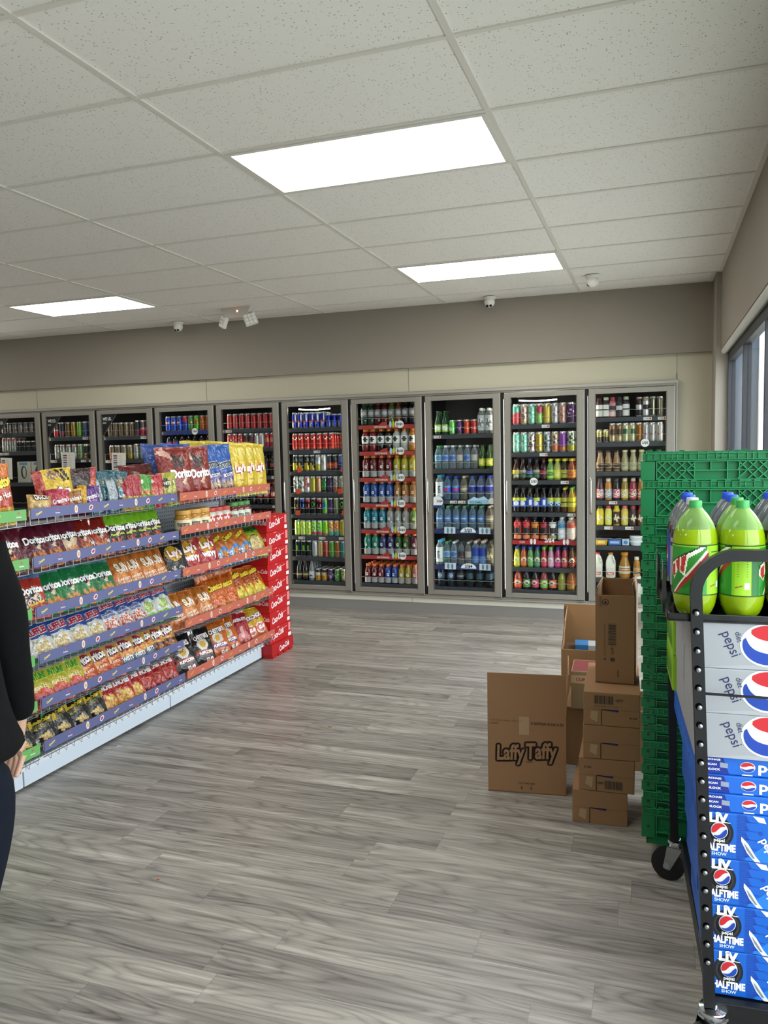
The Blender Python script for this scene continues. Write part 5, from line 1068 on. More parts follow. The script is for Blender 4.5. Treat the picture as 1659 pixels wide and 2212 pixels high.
# bags lying behind the front ones
for n_, (q, y, x, z, lean, lab) in enumerate([('redback', 1.98, .05, 1.32, 35, 'dark red chip bag behind the pistachio pouches'), ('redback', 2.13, .06, 1.34, 20, 'dark red chip bag behind the large red tortilla bag'),
        ('bluechip', 2.40, .03, 1.32, 12, 'blue chip bag behind the large red tortilla bags'), ('bluechip', 2.58, .05, 1.32, 10, 'blue chip bag behind the blue scoops bags'), ('lays', 2.80, .04, 1.31, 8, 'yellow chip bag behind the blue scoops bags'), ('lays', 3.05, .03, 1.31, 8, 'yellow chip bag behind the front yellow chip bags'),
        ('nacho', 1.06, .12, 1.10, 8, 'maroon chip bag in the second row behind the maroon bags'), ('nacho', 1.2, .12, 1.10, 8, 'maroon chip bag tucked behind the pale-triangle bag'), ('spicy', 1.44, .13, 1.10, 4, 'red orange chip bag in the second row of the second shelf'), ('flamas', 1.68, .13, 1.10, 6, 'lime and black chip bag tucked behind, near the pegboard'),
        ('flamas', 1.9, .13, 1.10, 6, 'lime and black chip bag in the second row, further along'),
        ('ruf', 1.1, .12, .63, 8, 'blue ridged chip bag in the second row, near end'), ('ruf', 1.26, .12, .63, 8, 'blue ridged chip bag in the second row, behind the red-lettered ones'), ('ruf_red', 1.5, .12, .63, 5, 'blue ridged chip bag in the second row, beside the fries bags'), ('ruf_red', 1.7, .12, .63, 6, 'blue ridged chip bag in the second row, middle of the shelf'), ('ruf_lime', 1.92, .12, .63, 6, 'blue ridged chip bag in the second row, far end'),
        ('frit_red', 1.4, .13, .41, 6, 'orange corn chip bag tucked behind the red-based ones'), ('frit_blu', 1.6, .13, .41, 6, 'orange corn chip bag tucked behind the slate-based ones'), ('frit_blu', 1.8, .13, .41, 6, 'orange corn chip bag in the second row, further along'), ('frit_brn', 2.0, .13, .41, 6, 'orange corn chip bag tucked behind the brown-based ones'),
        ('funyuns', 1.15, .13, .41, 6, 'yellow onion ring bag in the second row'), ('munch_r', 1.55, .13, .2, 6, 'red snack mix bag in the second row, near the popcorn'), ('munch_r', 1.75, .13, .2, 6, 'red snack mix bag in the second row, middle'), ('munch_r', 1.97, .13, .2, 6, 'red snack mix bag in the second row, far end'), ('smart', 1.2, .13, .2, 6, 'black popcorn bag in the second row'),
        ('sun', 1.62, .12, .85, 30, 'orange wholegrain chip bag slumped behind the green bags'), ('cheetos', 2.72, .12, .52, 6, 'orange cheese curl bag in the second row'), ('cheetos', 2.95, .12, .52, 6, 'orange cheese curl bag in the second row, further along'), ('chest_b', 2.4, .12, .2, 4, 'black puffcorn bag in the second row'), ('herrs', 3.1, .12, .2, 4, 'yellow cheese snack bag in the second row'),
        ('ranch', 1.18, .12, .85, 8, 'green tortilla chip bag in the second row, near end'), ('ranch', 1.42, .12, .85, 8, 'green tortilla chip bag in the second row, beside the orange bags')]):
    bag(q, y, z, lab, 'second-row snack bags', x=x, yaw=-18+rs.uniform(-8, 8), lean=lean)
# jars on the second shelf of the red unit
def jar(r, h, glass, lid, lab, word, y, label, grp):
    t = empty('dip_jar', (.262, y, 1.112), label=label, cat='jar', group=grp)
    MB().lathe([(r*.85, 0), (r, h*.06), (r, h*.66), (r*.9, h*.76), (r*.82, h*.80)], 28, glass).build('glass', 'liquid', t, smooth=60)
    MB().lathe([(r*.9, h*.80), (r*.92, h*.82), (r*.92, h*.985), (r*.88, h)], 28, lid).build('lid', 'satin', t, smooth=40)
    T = Matrix.Rotation(R(36), 4, 'Z')
    b = MB().lathe([(r*1.01, h*.14), (r*1.01, h*.58)], 28, lab, caps=False)
    b.text(word, 0, h*.36, r*1.5, lambda x, z: (r*1.04*math.sin(x/r), -r*1.04*math.cos(x/r), z), 'f2f0ea' if word != 'TOSTITOS' else '14161a', bold=.05, stretch=1.6, T=T)
    b.build('label', 'satin', t, smooth=60)
for j, y in enumerate((2.25, 2.37, 2.47)): jar(.054, .138, 'c08a3c', 'c8984c', 'd8cca8', 'TOSTITOS', y, 'orange-lidded cheese dip jar, %s of three on the red unit' % ORD[j], 'orange dip jars')
for j, y in enumerate((2.565, 2.66, 2.755)): jar(.044, .128, 'd0c8bc', 'b8443c', 'b8342c', "Lay's", y, 'red-lidded dip jar, %s of three between orange and green lids' % ORD[j], 'red dip jars')
for j, y in enumerate((2.865, 2.955, 3.04)): jar(.043, .145, '6a2018', '3f7a3c', 'c8c8b8', 'TOSTITOS', y, 'green-lidded salsa jar, %s of three at the shelf end' % ORD[j], 'salsa jars')
g = MB(); 
g.tube([(.0, 3.09, 1.112), (.0, 3.09, 1.20), (.29, 3.09, 1.20), (.29, 3.09, 1.112)], .0025, n=6, col='9a9ea4'); g.tube([(.0, 3.09, 1.112), (.29, 3.09, 1.112)], .0025, n=6, col='9a9ea4'); g.tube([(.1, 3.09, 1.112), (.1, 3.09, 1.2)], .0025, n=6, col='9a9ea4')
g.tube([(.0, 3.09, 1.11), (0, 3.33, 1.11), (0, 3.33, 1.13), (.28, 3.33, 1.13)], .0025, n=6, col='9a9ea4')
tag(g.build('wire_divider', 'metal'), 'bent wire divider standing beside the salsa jars', 'divider')

# ================================================================== red cola display at the gondola end
b = MB(); b.box(-.42, .285, 3.352, 3.73, .022, .11, 'a81017', bev=.006)
for i in range(4):
    b.box(.2-.19*i, .275-.19*i, 3.355, 3.725, 0, .024, 'a81017'); 
for i in range(4): b.box(.235, .284, 3.36+.098*i, 3.415+.098*i, 0, .024, 'a81017')
f = lambda y, z: (.2856, y, z)
b.text('Coca-Cola', 3.56, .062, .17, f, 'f2ecec', rot=6, bold=.02, shear=.3, stretch=1.5)
b.text('Coca-Cola', -.07, .062, .17, lambda x, z: (x, 3.3515, z), 'f2ecec', bold=.02, shear=.3, stretch=1.5)
tag(b.build('display_base', 'satin'), 'red plastic pallet base under the stacked cola cases', 'base')
def coke_case(x1, z, j, lab):
    t = empty('cola_case', (x1, 3.53, z), R([-1.2, .8, -.5, 1.1, -.8, .5, -1, .7][j]), lab, 'case', 'red cola cases at the gondola end')
    b = MB().box(-.198, 0, -.178, .178, 0, .124, 'b40f16', bev=.003); f = lambda y, c: (.0012, y, c); g_ = lambda x, c: (x, -.1792, c)
    b.text('Coca-Cola', -.05, .066, .19, f, 'f4eeee', rot=8, bold=.02, shear=.3, stretch=1.55)
    b.flat([(-.01, .078), (.11, .094), (.11, .098), (-.01, .083)], f, 'e8b8b8')
    b.flat([(.125, .006), (.17, .006), (.17, .034), (.125, .034)], f, 'eeeaea'); b.flat([(.13, .05), (.165, .05), (.165, .115), (.13, .115)], f, 'dc8a8c')
    b.flat([(-.06, .112), (-.02, .115), (-.02, .118), (-.06, .115)], f, 'f0d8d8')
    b.text('Coca-Cola', -.07, .075, .13, g_, 'e8c8c8', bold=.02, shear=.3, stretch=1.5)
    b.build('carton', 'satin', t)
for j in range(8):
    coke_case(.272, .11+.125*j, j, 'red cola case at the gondola end, %s from the floor' % ORD[j])
for j in range(8):
    coke_case(.066, .11+.125*j, (j+3) % 8, 'red cola case behind the front stack, %s from the floor' % ORD[j])
# ================================================================== cardboard boxes
CB = '8a6746'; CBI = '5a4028'
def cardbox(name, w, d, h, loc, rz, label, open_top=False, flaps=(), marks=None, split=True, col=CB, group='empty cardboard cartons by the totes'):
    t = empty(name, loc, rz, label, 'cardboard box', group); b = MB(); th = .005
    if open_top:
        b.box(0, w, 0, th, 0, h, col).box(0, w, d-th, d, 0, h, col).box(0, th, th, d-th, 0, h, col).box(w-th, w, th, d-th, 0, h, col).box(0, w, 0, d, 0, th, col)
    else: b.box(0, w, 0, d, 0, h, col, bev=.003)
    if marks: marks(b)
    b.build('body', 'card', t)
    for kind, a in flaps:
        f = MB()
        if kind == 'front': f.box(0, w, -.002, .002, 0, a[0], col, T=Matrix.Translation((0, .003, h)) @ Matrix.Rotation(R(a[1]), 4, 'X'))
        if kind == 'back': f.box(0, w, -.002, .002, 0, a[0], col, T=Matrix.Translation((0, d-.003, h)) @ Matrix.Rotation(R(-a[1]), 4, 'X'))
        if kind == 'left': f.box(-.002, .002, 0, d, 0, a[0], col, T=Matrix.Translation((.003, 0, h)) @ Matrix.Rotation(R(-a[1]), 4, 'Y'))
        if kind == 'right': f.box(-.002, .002, 0, d, 0, a[0], col, T=Matrix.Translation((w-.003, 0, h)) @ Matrix.Rotation(R(a[1]), 4, 'Y'))
        f.build('flap', 'card', t)
    return t
INK = '2e241c'
def barcode(m, x0, x1, z0, z1, fn, vert=False):
    rnd = random.Random(int(x0*1e4+z0*1e3)); 
    m.flat([(x0-.004, z0-.004), (x1+.004, z0-.004), (x1+.004, z1+.004), (x0-.004, z1+.004)], lambda a, c: (fn(a, c)[0], fn(a, c)[1]+.0003, fn(a, c)[2]), '7a5f42')
    a = z0 if vert else x0; e = z1 if vert else x1
    while a < e:
        w_ = rnd.choice((.0012, .0024, .0036)); 
        if vert: m.flat([(x0, a), (x1, a), (x1, min(e, a+w_)), (x0, min(e, a+w_))], fn, INK)
        else: m.flat([(a, z0), (min(e, a+w_), z0), (min(e, a+w_), z1), (a, z1)], fn, INK)
        a += w_+rnd.choice((.0014, .0026))
FN = lambda a, c: (a, -.0012, c)
# laffy taffy carton
def laffy(m):
    f2 = lambda a, c: (a, -.0018, c); f3 = lambda a, c: (a, -.0024, c)
    for s, x, z, w, st in (('Laffy', .106, .182, .132, 1.45), ('Taffy', .248, .196, .142, 1.45)):
        for q in range(10): m.text(s, x+.0088*math.cos(q*.628), z+.0088*math.sin(q*.628), w, FN, '2c211a', rot=4, bold=.03, shear=.15, stretch=st)
        m.text(s, x, z, w, f2, '906c4a', rot=4, bold=.03, shear=.15, stretch=st)
    m.text('CANDY', .19, .152, .032, FN, INK, bold=.03)
    m.text('0 0079200 42356 8 00', .272, .335, .145, FN, INK, bold=.02, stretch=1.0)
    m.text('8 / 145 / 0.34 OZ / (3.08 LB / 1.39 KG) / NETO', .088, .342, .15, FN, '4a382a', bold=.01); m.text('6 12285853', .03, .328, .042, FN, '4a382a', bold=.01)
    m.text('CUT TAPE HERE', .178, .048, .075, FN, INK, bold=.02)
    for x in (.155, .198):
        m.flat([(x-.0015, .022), (x+.0015, .022), (x+.0015, .036), (x-.0015, .036)], FN, INK); m.flat([(x-.006, .027), (x, .018), (x+.006, .027), (x, .024)], FN, INK)
    m.flat([(.012, .385), (.026, .385), (.026, .405), (.012, .405)], lambda a, c: (a, .0022, c), INK); m.disc(.038, .388, .005, .005, lambda a, c: (a, .0022, c), '5a4634', n=10)
    m.flat([(.145, .28), (.19, .28), (.19, .365), (.145, .365)], FN, '9f8262')
laffy_t = cardbox('candy_carton', .357, .34, .36, (2.347, 1.52, 0), R(6.2), 'tall open carton printed with bubbly two-word candy lettering, flap raised', True,
        [('front', (.205, -1)), ('right', (.21, 4))], laffy)
def strip_seams(w, h, kind):
    def f(m):
        sx = w*.31
        m.flat([(0.002, h*.47), (w-.002, h*.49), (w-.002, h*.50), (.002, h*.48)], FN, '6a5036')
        m.flat([(sx, .0), (sx+.004, .004), (sx+.004, h*.48), (sx, h*.48)], FN, '3a2a1c')
        m.flat([(w*.33, h*.475), (w*.62, h*.44), (w*.62, h*.50), (w*.33, h*.50)], lambda a, c: (a, -.0016, c), '17130f')
        m.flat([(w*.48, h*.45), (w*.60, h*.44), (w*.60, h*.47), (w*.5, h*.48)], lambda a, c: (a, -.002, c), '2c2f8a')
        m.flat([(w*.12, h*.2), (w*.24, h*.1), (w*.26, h*.42), (w*.14, h*.44)], FN, 'a0835f')
        if kind == 1: barcode(m, w*.20, w*.52, h*.66, h*.9, FN); m.text('1877', w*.64, h*.78, .03, FN, INK, bold=.02); m.text('41344', w*.88, h*.28, .03, FN, INK, bold=.02); m.text('HELLMANN LABORATORIES', w*.4, h*.58, .1, FN, '4a382a') if False else m.text('41344 KEEP DRY 41344', w*.4, h*.58, .1, FN, '4a382a')
        if kind == 2: barcode(m, w*.48, w*.78, h*.1, h*.34, FN); m.text('1887', w*.4, h*.26, .028, FN, INK, bold=.02); m.text('41344', w*.16, h*.72, .03, FN, INK, bold=.02)
    return f
cardbox('carton', .226, .36, .143, (2.752, 1.322, 0), R(2), 'brown carton on the floor, lowest of the leaning stack', marks=strip_seams(.226, .143, 0))
cardbox('carton', .226, .37, .142, (2.779, 1.325, .145), R(1), 'brown carton second from the floor with a barcode low on the front', marks=strip_seams(.226, .142, 2))
cardbox('carton', .228, .46, .142, (2.797, 1.318, .289), R(3), 'plain brown carton third from the floor in the leaning stack', marks=strip_seams(.228, .142, 0))
cardbox('carton', .228, .46, .142, (2.799, 1.32, .433), R(2), 'brown carton fourth from the floor, barcode across its upper front', marks=strip_seams(.228, .142, 1))
def tallmarks(m):
    barcode(m, .055, .085, .17, .26, FN, True); m.text('18773', .07, .145, .035, FN, INK, rot=-90, bold=.02)
    m.disc(.042, .355, .014, .014, FN, INK, n=24); m.disc(.042, .355, .011, .011, lambda a, c: (a, -.0016, c), CB, n=24); m.flat([(.034, .349), (.05, .349), (.042, .363)], lambda a, c: (a, -.002, c), INK)
    m.disc(.04, .105, .005, .005, FN, '4a382a', n=12); m.disc(.072, .105, .011, .009, FN, '4a382a', n=12); m.text('41344', .095, .045, .03, FN, INK, rot=-90, bold=.02)
    for x in (.036, .041): m.flat([(x, .12), (x+.0015, .12), (x+.0015, .26), (x, .26)], FN, '5a4634')
    m.flat([(.018, .335), (.0215, .335), (.0215, .378), (.018, .378)], FN, '5a4634'); m.flat([(.025, .335), (.0275, .335), (.0275, .378), (.025, .378)], FN, '5a4634')
cardbox('tall_carton', .162, .28, .385, (2.838, 1.46, .577), R(-1.5), 'tall narrow open carton standing on top of the leaning carton stack', True, [('left', (.035, -6)), ('right', (.05, -8)), ('back', (.03, -4))], tallmarks)
# cartons behind the stack
cardbox('carton', .36, .42, .50, (2.60, 2.28, 0), R(4), 'dark open carton behind the stack holding a blue packet', True, [('back', (.17, -3)), ('left', (.16, -6))], col='8a6844')
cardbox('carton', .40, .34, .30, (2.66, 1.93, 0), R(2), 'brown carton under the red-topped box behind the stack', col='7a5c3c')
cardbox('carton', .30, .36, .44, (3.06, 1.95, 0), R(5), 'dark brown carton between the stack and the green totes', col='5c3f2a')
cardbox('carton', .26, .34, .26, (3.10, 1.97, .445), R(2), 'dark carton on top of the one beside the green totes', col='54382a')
t = empty('noodle_box', (2.69, 1.90, .302), R(2), 'cream and red printed box on a carton behind the leaning stack', 'box')
b = MB().box(0, .2, 0, .22, 0, .19, '8a7a5c', bev=.003).flat([(.005, .005), (.195, .005), (.195, .21), (.005, .21)], lambda x, y: (x, y, .1905), '6e2424')
b.flat([(.0, .13), (.2, .13), (.2, .17), (.0, .17)], lambda a, c: (a, -.001, c), 'b8a888').text('CUP 12', .06, .15, .07, lambda a, c: (a, -.0015, c), 'a83a34', bold=.03).text('CUPS', .13, .09, .09, lambda x, y: (x, y, .191), 'e0d0c8', bold=.03)
b.build('carton', 'matte', t)
t = empty('blue_packet', (2.66, 2.42, .46), R(5), 'blue and white packet lying in the dark open carton', 'packet')
MB().box(0, .07, 0, .12, 0, .035, '2a68a0', bev=.003).box(.071, .13, 0, .12, 0, .033, '9a9ea2', bev=.003).build('wrapper', 'satin', t)
MB().box(-.05, .30, -.1, .2, -.02, 0, '5c442e').build('inner_pad', 'card', t)

# ================================================================== green totes
GR = '127040'
def tote(loc, rz, band, lattice, label, bottom=False):
    t = empty('green_tote', loc, rz, label, 'tote', 'green plastic totes nested in a tall stack'); Wd, D = .51, .56
    # loc is the front left corner of the rim top; z down
    b = MB()
    th = .004
    b.box(.012, Wd-.012, .012, .012+th, -band-.03, 0, GR).box(.012, Wd-.012, D-.012-th, D-.012, -band-.03, 0, GR).box(.012, .012+th, .012, D-.012, -band-.03, 0, GR).box(Wd-.012-th, Wd-.012, .012, D-.012, -band-.03, 0, GR)
    if bottom:
        b.prism([(.03, -.03), (Wd-.03, -.03), (Wd-.055, -.17), (.055, -.17)], lambda x, z: (x, .03-.2*(z+.03), z), lambda x, z: (x, D-.03+.2*(z+.03), z), '0f6a3a')
    b.box(.01, Wd-.01, .01, D-.01, -band, -band+.004, '0f6a3a') if bottom else None
    b.build('body', 'tote', t)
    r = MB(); rt = .0035
    # rims all round
    for x0, x1, y0, y1 in ((0, Wd, 0, rt), (0, Wd, D-rt, D), (0, rt, 0, D), (Wd-rt, Wd, 0, D)):
        r.box(x0, x1, y0, y1, -.024, 0, GR); 
    r.box(0, Wd, 0, .016, -.026, -.022, GR).box(0, .016, 0, D, -.026, -.022, GR).box(Wd-.016, Wd, 0, D, -.026, -.022, GR).box(0, Wd, D-.016, D, -.026, -.022, GR)
    # moulded rim: thin ledges, upright webs and small hinge knuckles
    rnd = random.Random(int(loc[2]*1000)); EG = '1c8a50'  # lighter green paints in the light that thin edges catch
    for yy in (-.006, D): r.box(0, Wd, yy, yy+.006, -.0022, 0, EG).box(0, Wd, yy, yy+.006, -.025, -.0228, EG)
    x = .0
    while x < Wd-.004:
        r.box(x, x+.0022, -.006, .001, -.024, .0, EG)
        k_ = rnd.random()
        if k_ < .45: r.box(x, x+.02, -.004, .010, -.0005, rnd.choice((.004, .006)), GR); r.box(x+.002, x+.018, -.004, .0, -.016, -.006, '0f6a3a')
        if k_ > .6: r.box(x+.004, x+.024, D-.012, D+.004, -.0005, rnd.choice((.003, .006)), GR)
        x += rnd.choice((.018, .024, .03))
    r.build('rim', 'tote', t)
    # corner column blocks
    for x0 in (-.006, Wd-.046):
        c = MB()
        c.box(x0, x0+.05, .000, .012, -band, -.028, '11703e' if not lattice else GR, bev=.002)
        c.lathe([(.0045, 0), (.0045, .004)], 10, '0a3c22', T=Matrix.Translation((x0+.025, -.002, -band*.62)) @ Matrix.Rotation(R(90), 4, 'X')) if not lattice else None
        c.build('corner_post', 'tote', t)
    q = MB(); f0 = .002; f1 = .012
    def rib(x0, z0, x1, z1, w_=.0032):
        d = Vector((x1-x0, 0, z1-z0)); n_ = Vector((-d.z, 0, d.x)).normalized()*w_/2
        ps = [(x0+n_.x, z0+n_.z), (x0-n_.x, z0-n_.z), (x1-n_.x, z1-n_.z), (x1+n_.x, z1+n_.z)]
        q.prism(ps, lambda a, k: (a, f0-.004, k), lambda a, k: (a, f1, k), '1c8a50')  # rib highlight put into the colour, lighter than the tote green
    if lattice:
        zt, zb = -.030, -band+.004; hh = zt-zb
        for s in (0, 1):
            X = lambda a: a if not s else Wd-a
            x0 = .05; rib(X(x0), zt, X(x0), zb)
            for k_ in range(6):
                a = x0-.03+.034*k_
                pts = (a, zt, a+hh, zb)
                xa, za = max(a, x0), zt-(max(a, x0)-a); xe = a+hh
                lim = x0+.135
                if xe > lim: zb_ = zt-(lim-a); xe = lim
                else: zb_ = zb
                if xe > xa: rib(X(xa), za, X(xe), zb_)
                a2 = x0+.135-.034*k_; xb2 = max(x0, a2-hh); zb2 = zt-(a2-xb2)
                if a2 > x0: rib(X(a2), zt, X(xb2), zb2)
        for a in (.18, .235, .29, .33): rib(a, zt, a, (zt+zb)/2 if a in (.235,) else zb)
        rib(.13, (zt+zb)/2, Wd-.13, (zt+zb)/2); rib(.05, zb, Wd-.05, zb); rib(.05, zt, Wd-.05, zt)
    else:
        rib(.045, -.03, Wd-.045, -.03)
        for a in (.048, .10, .16, .24, .33, .41, Wd-.048): rib(a, -.03, a, -band+.002)
        # shark-fin latch; a dark bar paints the shade in its recess
        rib(.045, -band+.024, .088, -band+.024); rib(.088, -band+.024, .104, -band+.008); rib(.104, -band+.008, .16, -band+.008)
        q.prism([(.05, -band+.022), (.087, -band+.022), (.087, -band+.018), (.05, -band+.018)], lambda a, k: (a, -.003, k), lambda a, k: (a, .012, k), '06281a')
    q.build('ribs', 'tote', t)
    return t
TX, TY, TR = 3.034, 1.062, R(.5)
zs_ = [1.572, 1.470, 1.336]+[1.268-.0655*i for i in range(17)]
for i, z in enumerate(zs_):
    if z < .17: break
    nxt = zs_[i+1] if i+1 < len(zs_) else .1
    last_ = nxt < .17
    lab = {0: 'topmost green tote, its rim above the soda bottle caps', 1: 'green tote second from the top with crossed ribs'}.get(i, 'green nested tote, %s from the top of the stack' % (ORD[i] if i < 18 else 'lowest'))
    tote((TX+.0005*i, TY+.001*(i % 3), z), TR, z-nxt-.002, i < 2, lab, last_)

# ================================================================== stocking cart with cases and bottles
CX, CY, CR = 3.176, .078, R(3.0)
CARTBLK = '0a0b0e'
t = empty('stocking_cart', (CX, CY, 0), CR, 'black steel stocking cart with tall end handles, loaded with soda', 'cart')
cw, cl = .40, .86
b = MB().box(.045, cw+.02, .0, cl, .118, .168, CARTBLK, bev=.004).box(.03, cw+.03, -.012, .012, .11, .175, CARTBLK, bev=.003); b.build('deck', 'satin', t)
def handle(y, lean):
    pts = []; xr = cw+.015
    for z in (.165, .5, .9, 1.24): pts.append((.0+lean*(1.24-z), y, z))
    for k_ in range(1, 8):
        a = R(90*k_/7); pts.append((.095-.095*math.cos(a), y, 1.24+.095*math.sin(a)))
    for k_ in range(0, 8):
        a = R(90-90*k_/7); pts.append((xr-.095+.095*math.cos(a), y, 1.24+.095*math.sin(a)))
    for z in (.9, .5, .165): pts.append((xr, y, z))
    h_ = MB(); h_.tube(pts, .0195, n=4, col=CARTBLK, upv=(0, 1, 0)); o = h_.build('end_handle', 'satin', t, smooth=30)
    z = 1.19; first = None
    while z > .24 and y < .5:
        if first is None:
            g = MB(); T = Matrix.Rotation(R(90), 4, 'X')
            g.lathe([(.0062, 0), (.0055, .002), (.003, .0034)], 10, '9ea2a8', T=T); g.lathe([(.0085, -.001), (.0082, .0004)], 10, '050506', T=T @ Matrix.Translation((-.002, .003, 0)))
            first = q = g.build('bolt', 'metal', o, smooth=40)
        else: q = first.copy(); COL.objects.link(q)
        q.location = (lean*(1.24-z)-.001, y-.0148, z); z -= .0475
    return o
handle(-.012, .040); handle(cl, .02)
MB().tube([(.02, -.014, .985), (cw, -.014, .980)], .0035, n=6, col=CARTBLK).build('cross_bar', 'satin', t)
def caster(x, y, r, ang, plate=True):
    o = MB(); T = Matrix.Translation((x, y, 0)) @ Matrix.Rotation(ang, 4, 'Z')
    o.lathe([(.036, .150), (.036, .156), (.034, .160), (.012, .164), (.012, .17)], 28, 'c4c8cc', T=T); o.lathe([(.026, .136), (.03, .140), (.03, .149)], 28, 'aeb2b6', T=T)
    for s in (-1, 1): o.prism([(-.03, .138), (.025, .138), (-.02, r-.015), (-.045, r-.01)], lambda a, c, s=s: (a, s*.022, c), lambda a, c, s=s: (a, s*.026, c), 'a8acb0', T=T)
    o.box(-.03, .026, -.026, .026, .132, .139, 'b8bcc0', T=T)
    ob = o.build('caster', 'chrome', t, smooth=40)
    wl = MB().lathe([(r*.8, -.016), (r, -.012), (r, .012), (r*.8, .016)], 28, '0c0c0e', T=T @ Matrix.Translation((-.032, 0, r)) @ Matrix.Rotation(R(90), 4, 'X'))
    wl.lathe([(.012, -.028), (.012, .028)], 12, '8a8c90', T=T @ Matrix.Translation((-.032, 0, r)) @ Matrix.Rotation(R(90), 4, 'X')); wl.build('wheel', 'satin', ob, smooth=40)
caster(.052, -.012, .062, R(35)); caster(cw-.02, 0, .062, R(10)); caster(.035, cl+.02, .06, R(-20)); caster(cw-.02, cl, .06, R(20))

def pepsi_globe(b, cx, cy, r, fn, off, ry=None, rot=0, ring='d6d9dc', tilt=0):
    ry = ry or r; ca, sa = math.cos(R(rot)), math.sin(R(rot))
    def q(x, y): return (cx+(x*ca-y*sa)*r, cy+(x*sa+y*ca)*ry)
    b.disc(cx, cy, r*1.1, ry*1.1, lambda a, c: fn(a, c, off), ring, n=40)
    b.disc(cx, cy, r, ry, lambda a, c: fn(a, c, off*1.6), 'd2d5d8', n=40)
    def wave(x, lo): return (.22*math.sin((x+.1)*2.6)+.18) if lo else (.25*math.sin((x-.35)*2.4)-.28)
    n = 18; top = []; bot = []
    for i in range(n+1):
        x = -1+2*i/n; yy = wave(x, True)
        if x*x+yy*yy <= 1: top.append((x, yy))
    a0 = math.atan2(top[-1][1], top[-1][0]); a1 = math.atan2(top[0][1], top[0][0]); a1 += 0 if a1 > a0 else 2*math.pi
    arc = [(math.cos(a0+(a1-a0)*i/20), math.sin(a0+(a1-a0)*i/20)) for i in range(1, 20)]
    for p0, p1 in zip((top[::-1])[:-1], (top[::-1])[1:]): pass
    poly = top+arc; b.flat([q(*p) for p in poly], lambda a, c: fn(a, c, off*2.2), 'bd1f28')
    bot = [(-1+2*i/n, wave(-1+2*i/n, False)) for i in range(n+1)]; bot = [p for p in bot if p[0]**2+p[1]**2 <= 1]
    a0 = math.atan2(bot[0][1], bot[0][0]); a1 = math.atan2(bot[-1][1], bot[-1][0]); a0 += 2*math.pi if a0 < 0 else 0; a1 += 2*math.pi if a1 < a0 else 0
    arc = [(math.cos(a0+(a1-a0)*i/20), math.sin(a0+(a1-a0)*i/20)) for i in range(1, 20)]
    b.flat([q(*p) for p in (bot[::-1]+arc)], lambda a, c: fn(a, c, off*2.2), '153d9c')
def ff(a, c, o=.0008): return (a, -o, c)
def world_cart(x, y):
    c, s = math.cos(CR), math.sin(CR); return (CX+x*c-y*s, CY+x*s+y*c)
def case(z, x, y, h, build, label, group, jit=0, name='soda_case'):
    wx, wy = world_cart(x, y); t = empty(name, (wx, wy, z), CR+R(jit), label, 'case', group)
    b = MB(); build(b, h); b.build('carton', 'satin', t); return t
def diet(b, h):
    b.box(0, .41, 0, .268, 0, h-.001, '989b9f', bev=.004)
    b.text('diet', .108, h*.70, .026, lambda a, c: ff(a, c), '1a2a52', rot=-76, stretch=1.1, bold=.0)
    b.text('pepsi', .086, h*.53, .066, lambda a, c: ff(a, c), '1a2a52', rot=-67, stretch=1.05, bold=.0)
    def fc(a, c, o): return (a, -o, max(.002, min(h-.002, c)))
    pepsi_globe(b, .176, h*.54, .060, fc, .0007, ry=.050, rot=-42)
    b.flat([(.0, .0), (.41, .0), (.41, .022), (.12, .010)], lambda a, c: ff(a, c, .0004), 'a0a3a8')
    b.text('PEPSI', .10, .10, .13, lambda x, y: (x, y, h+.0003), '3a4a68', bold=.03, stretch=.6)
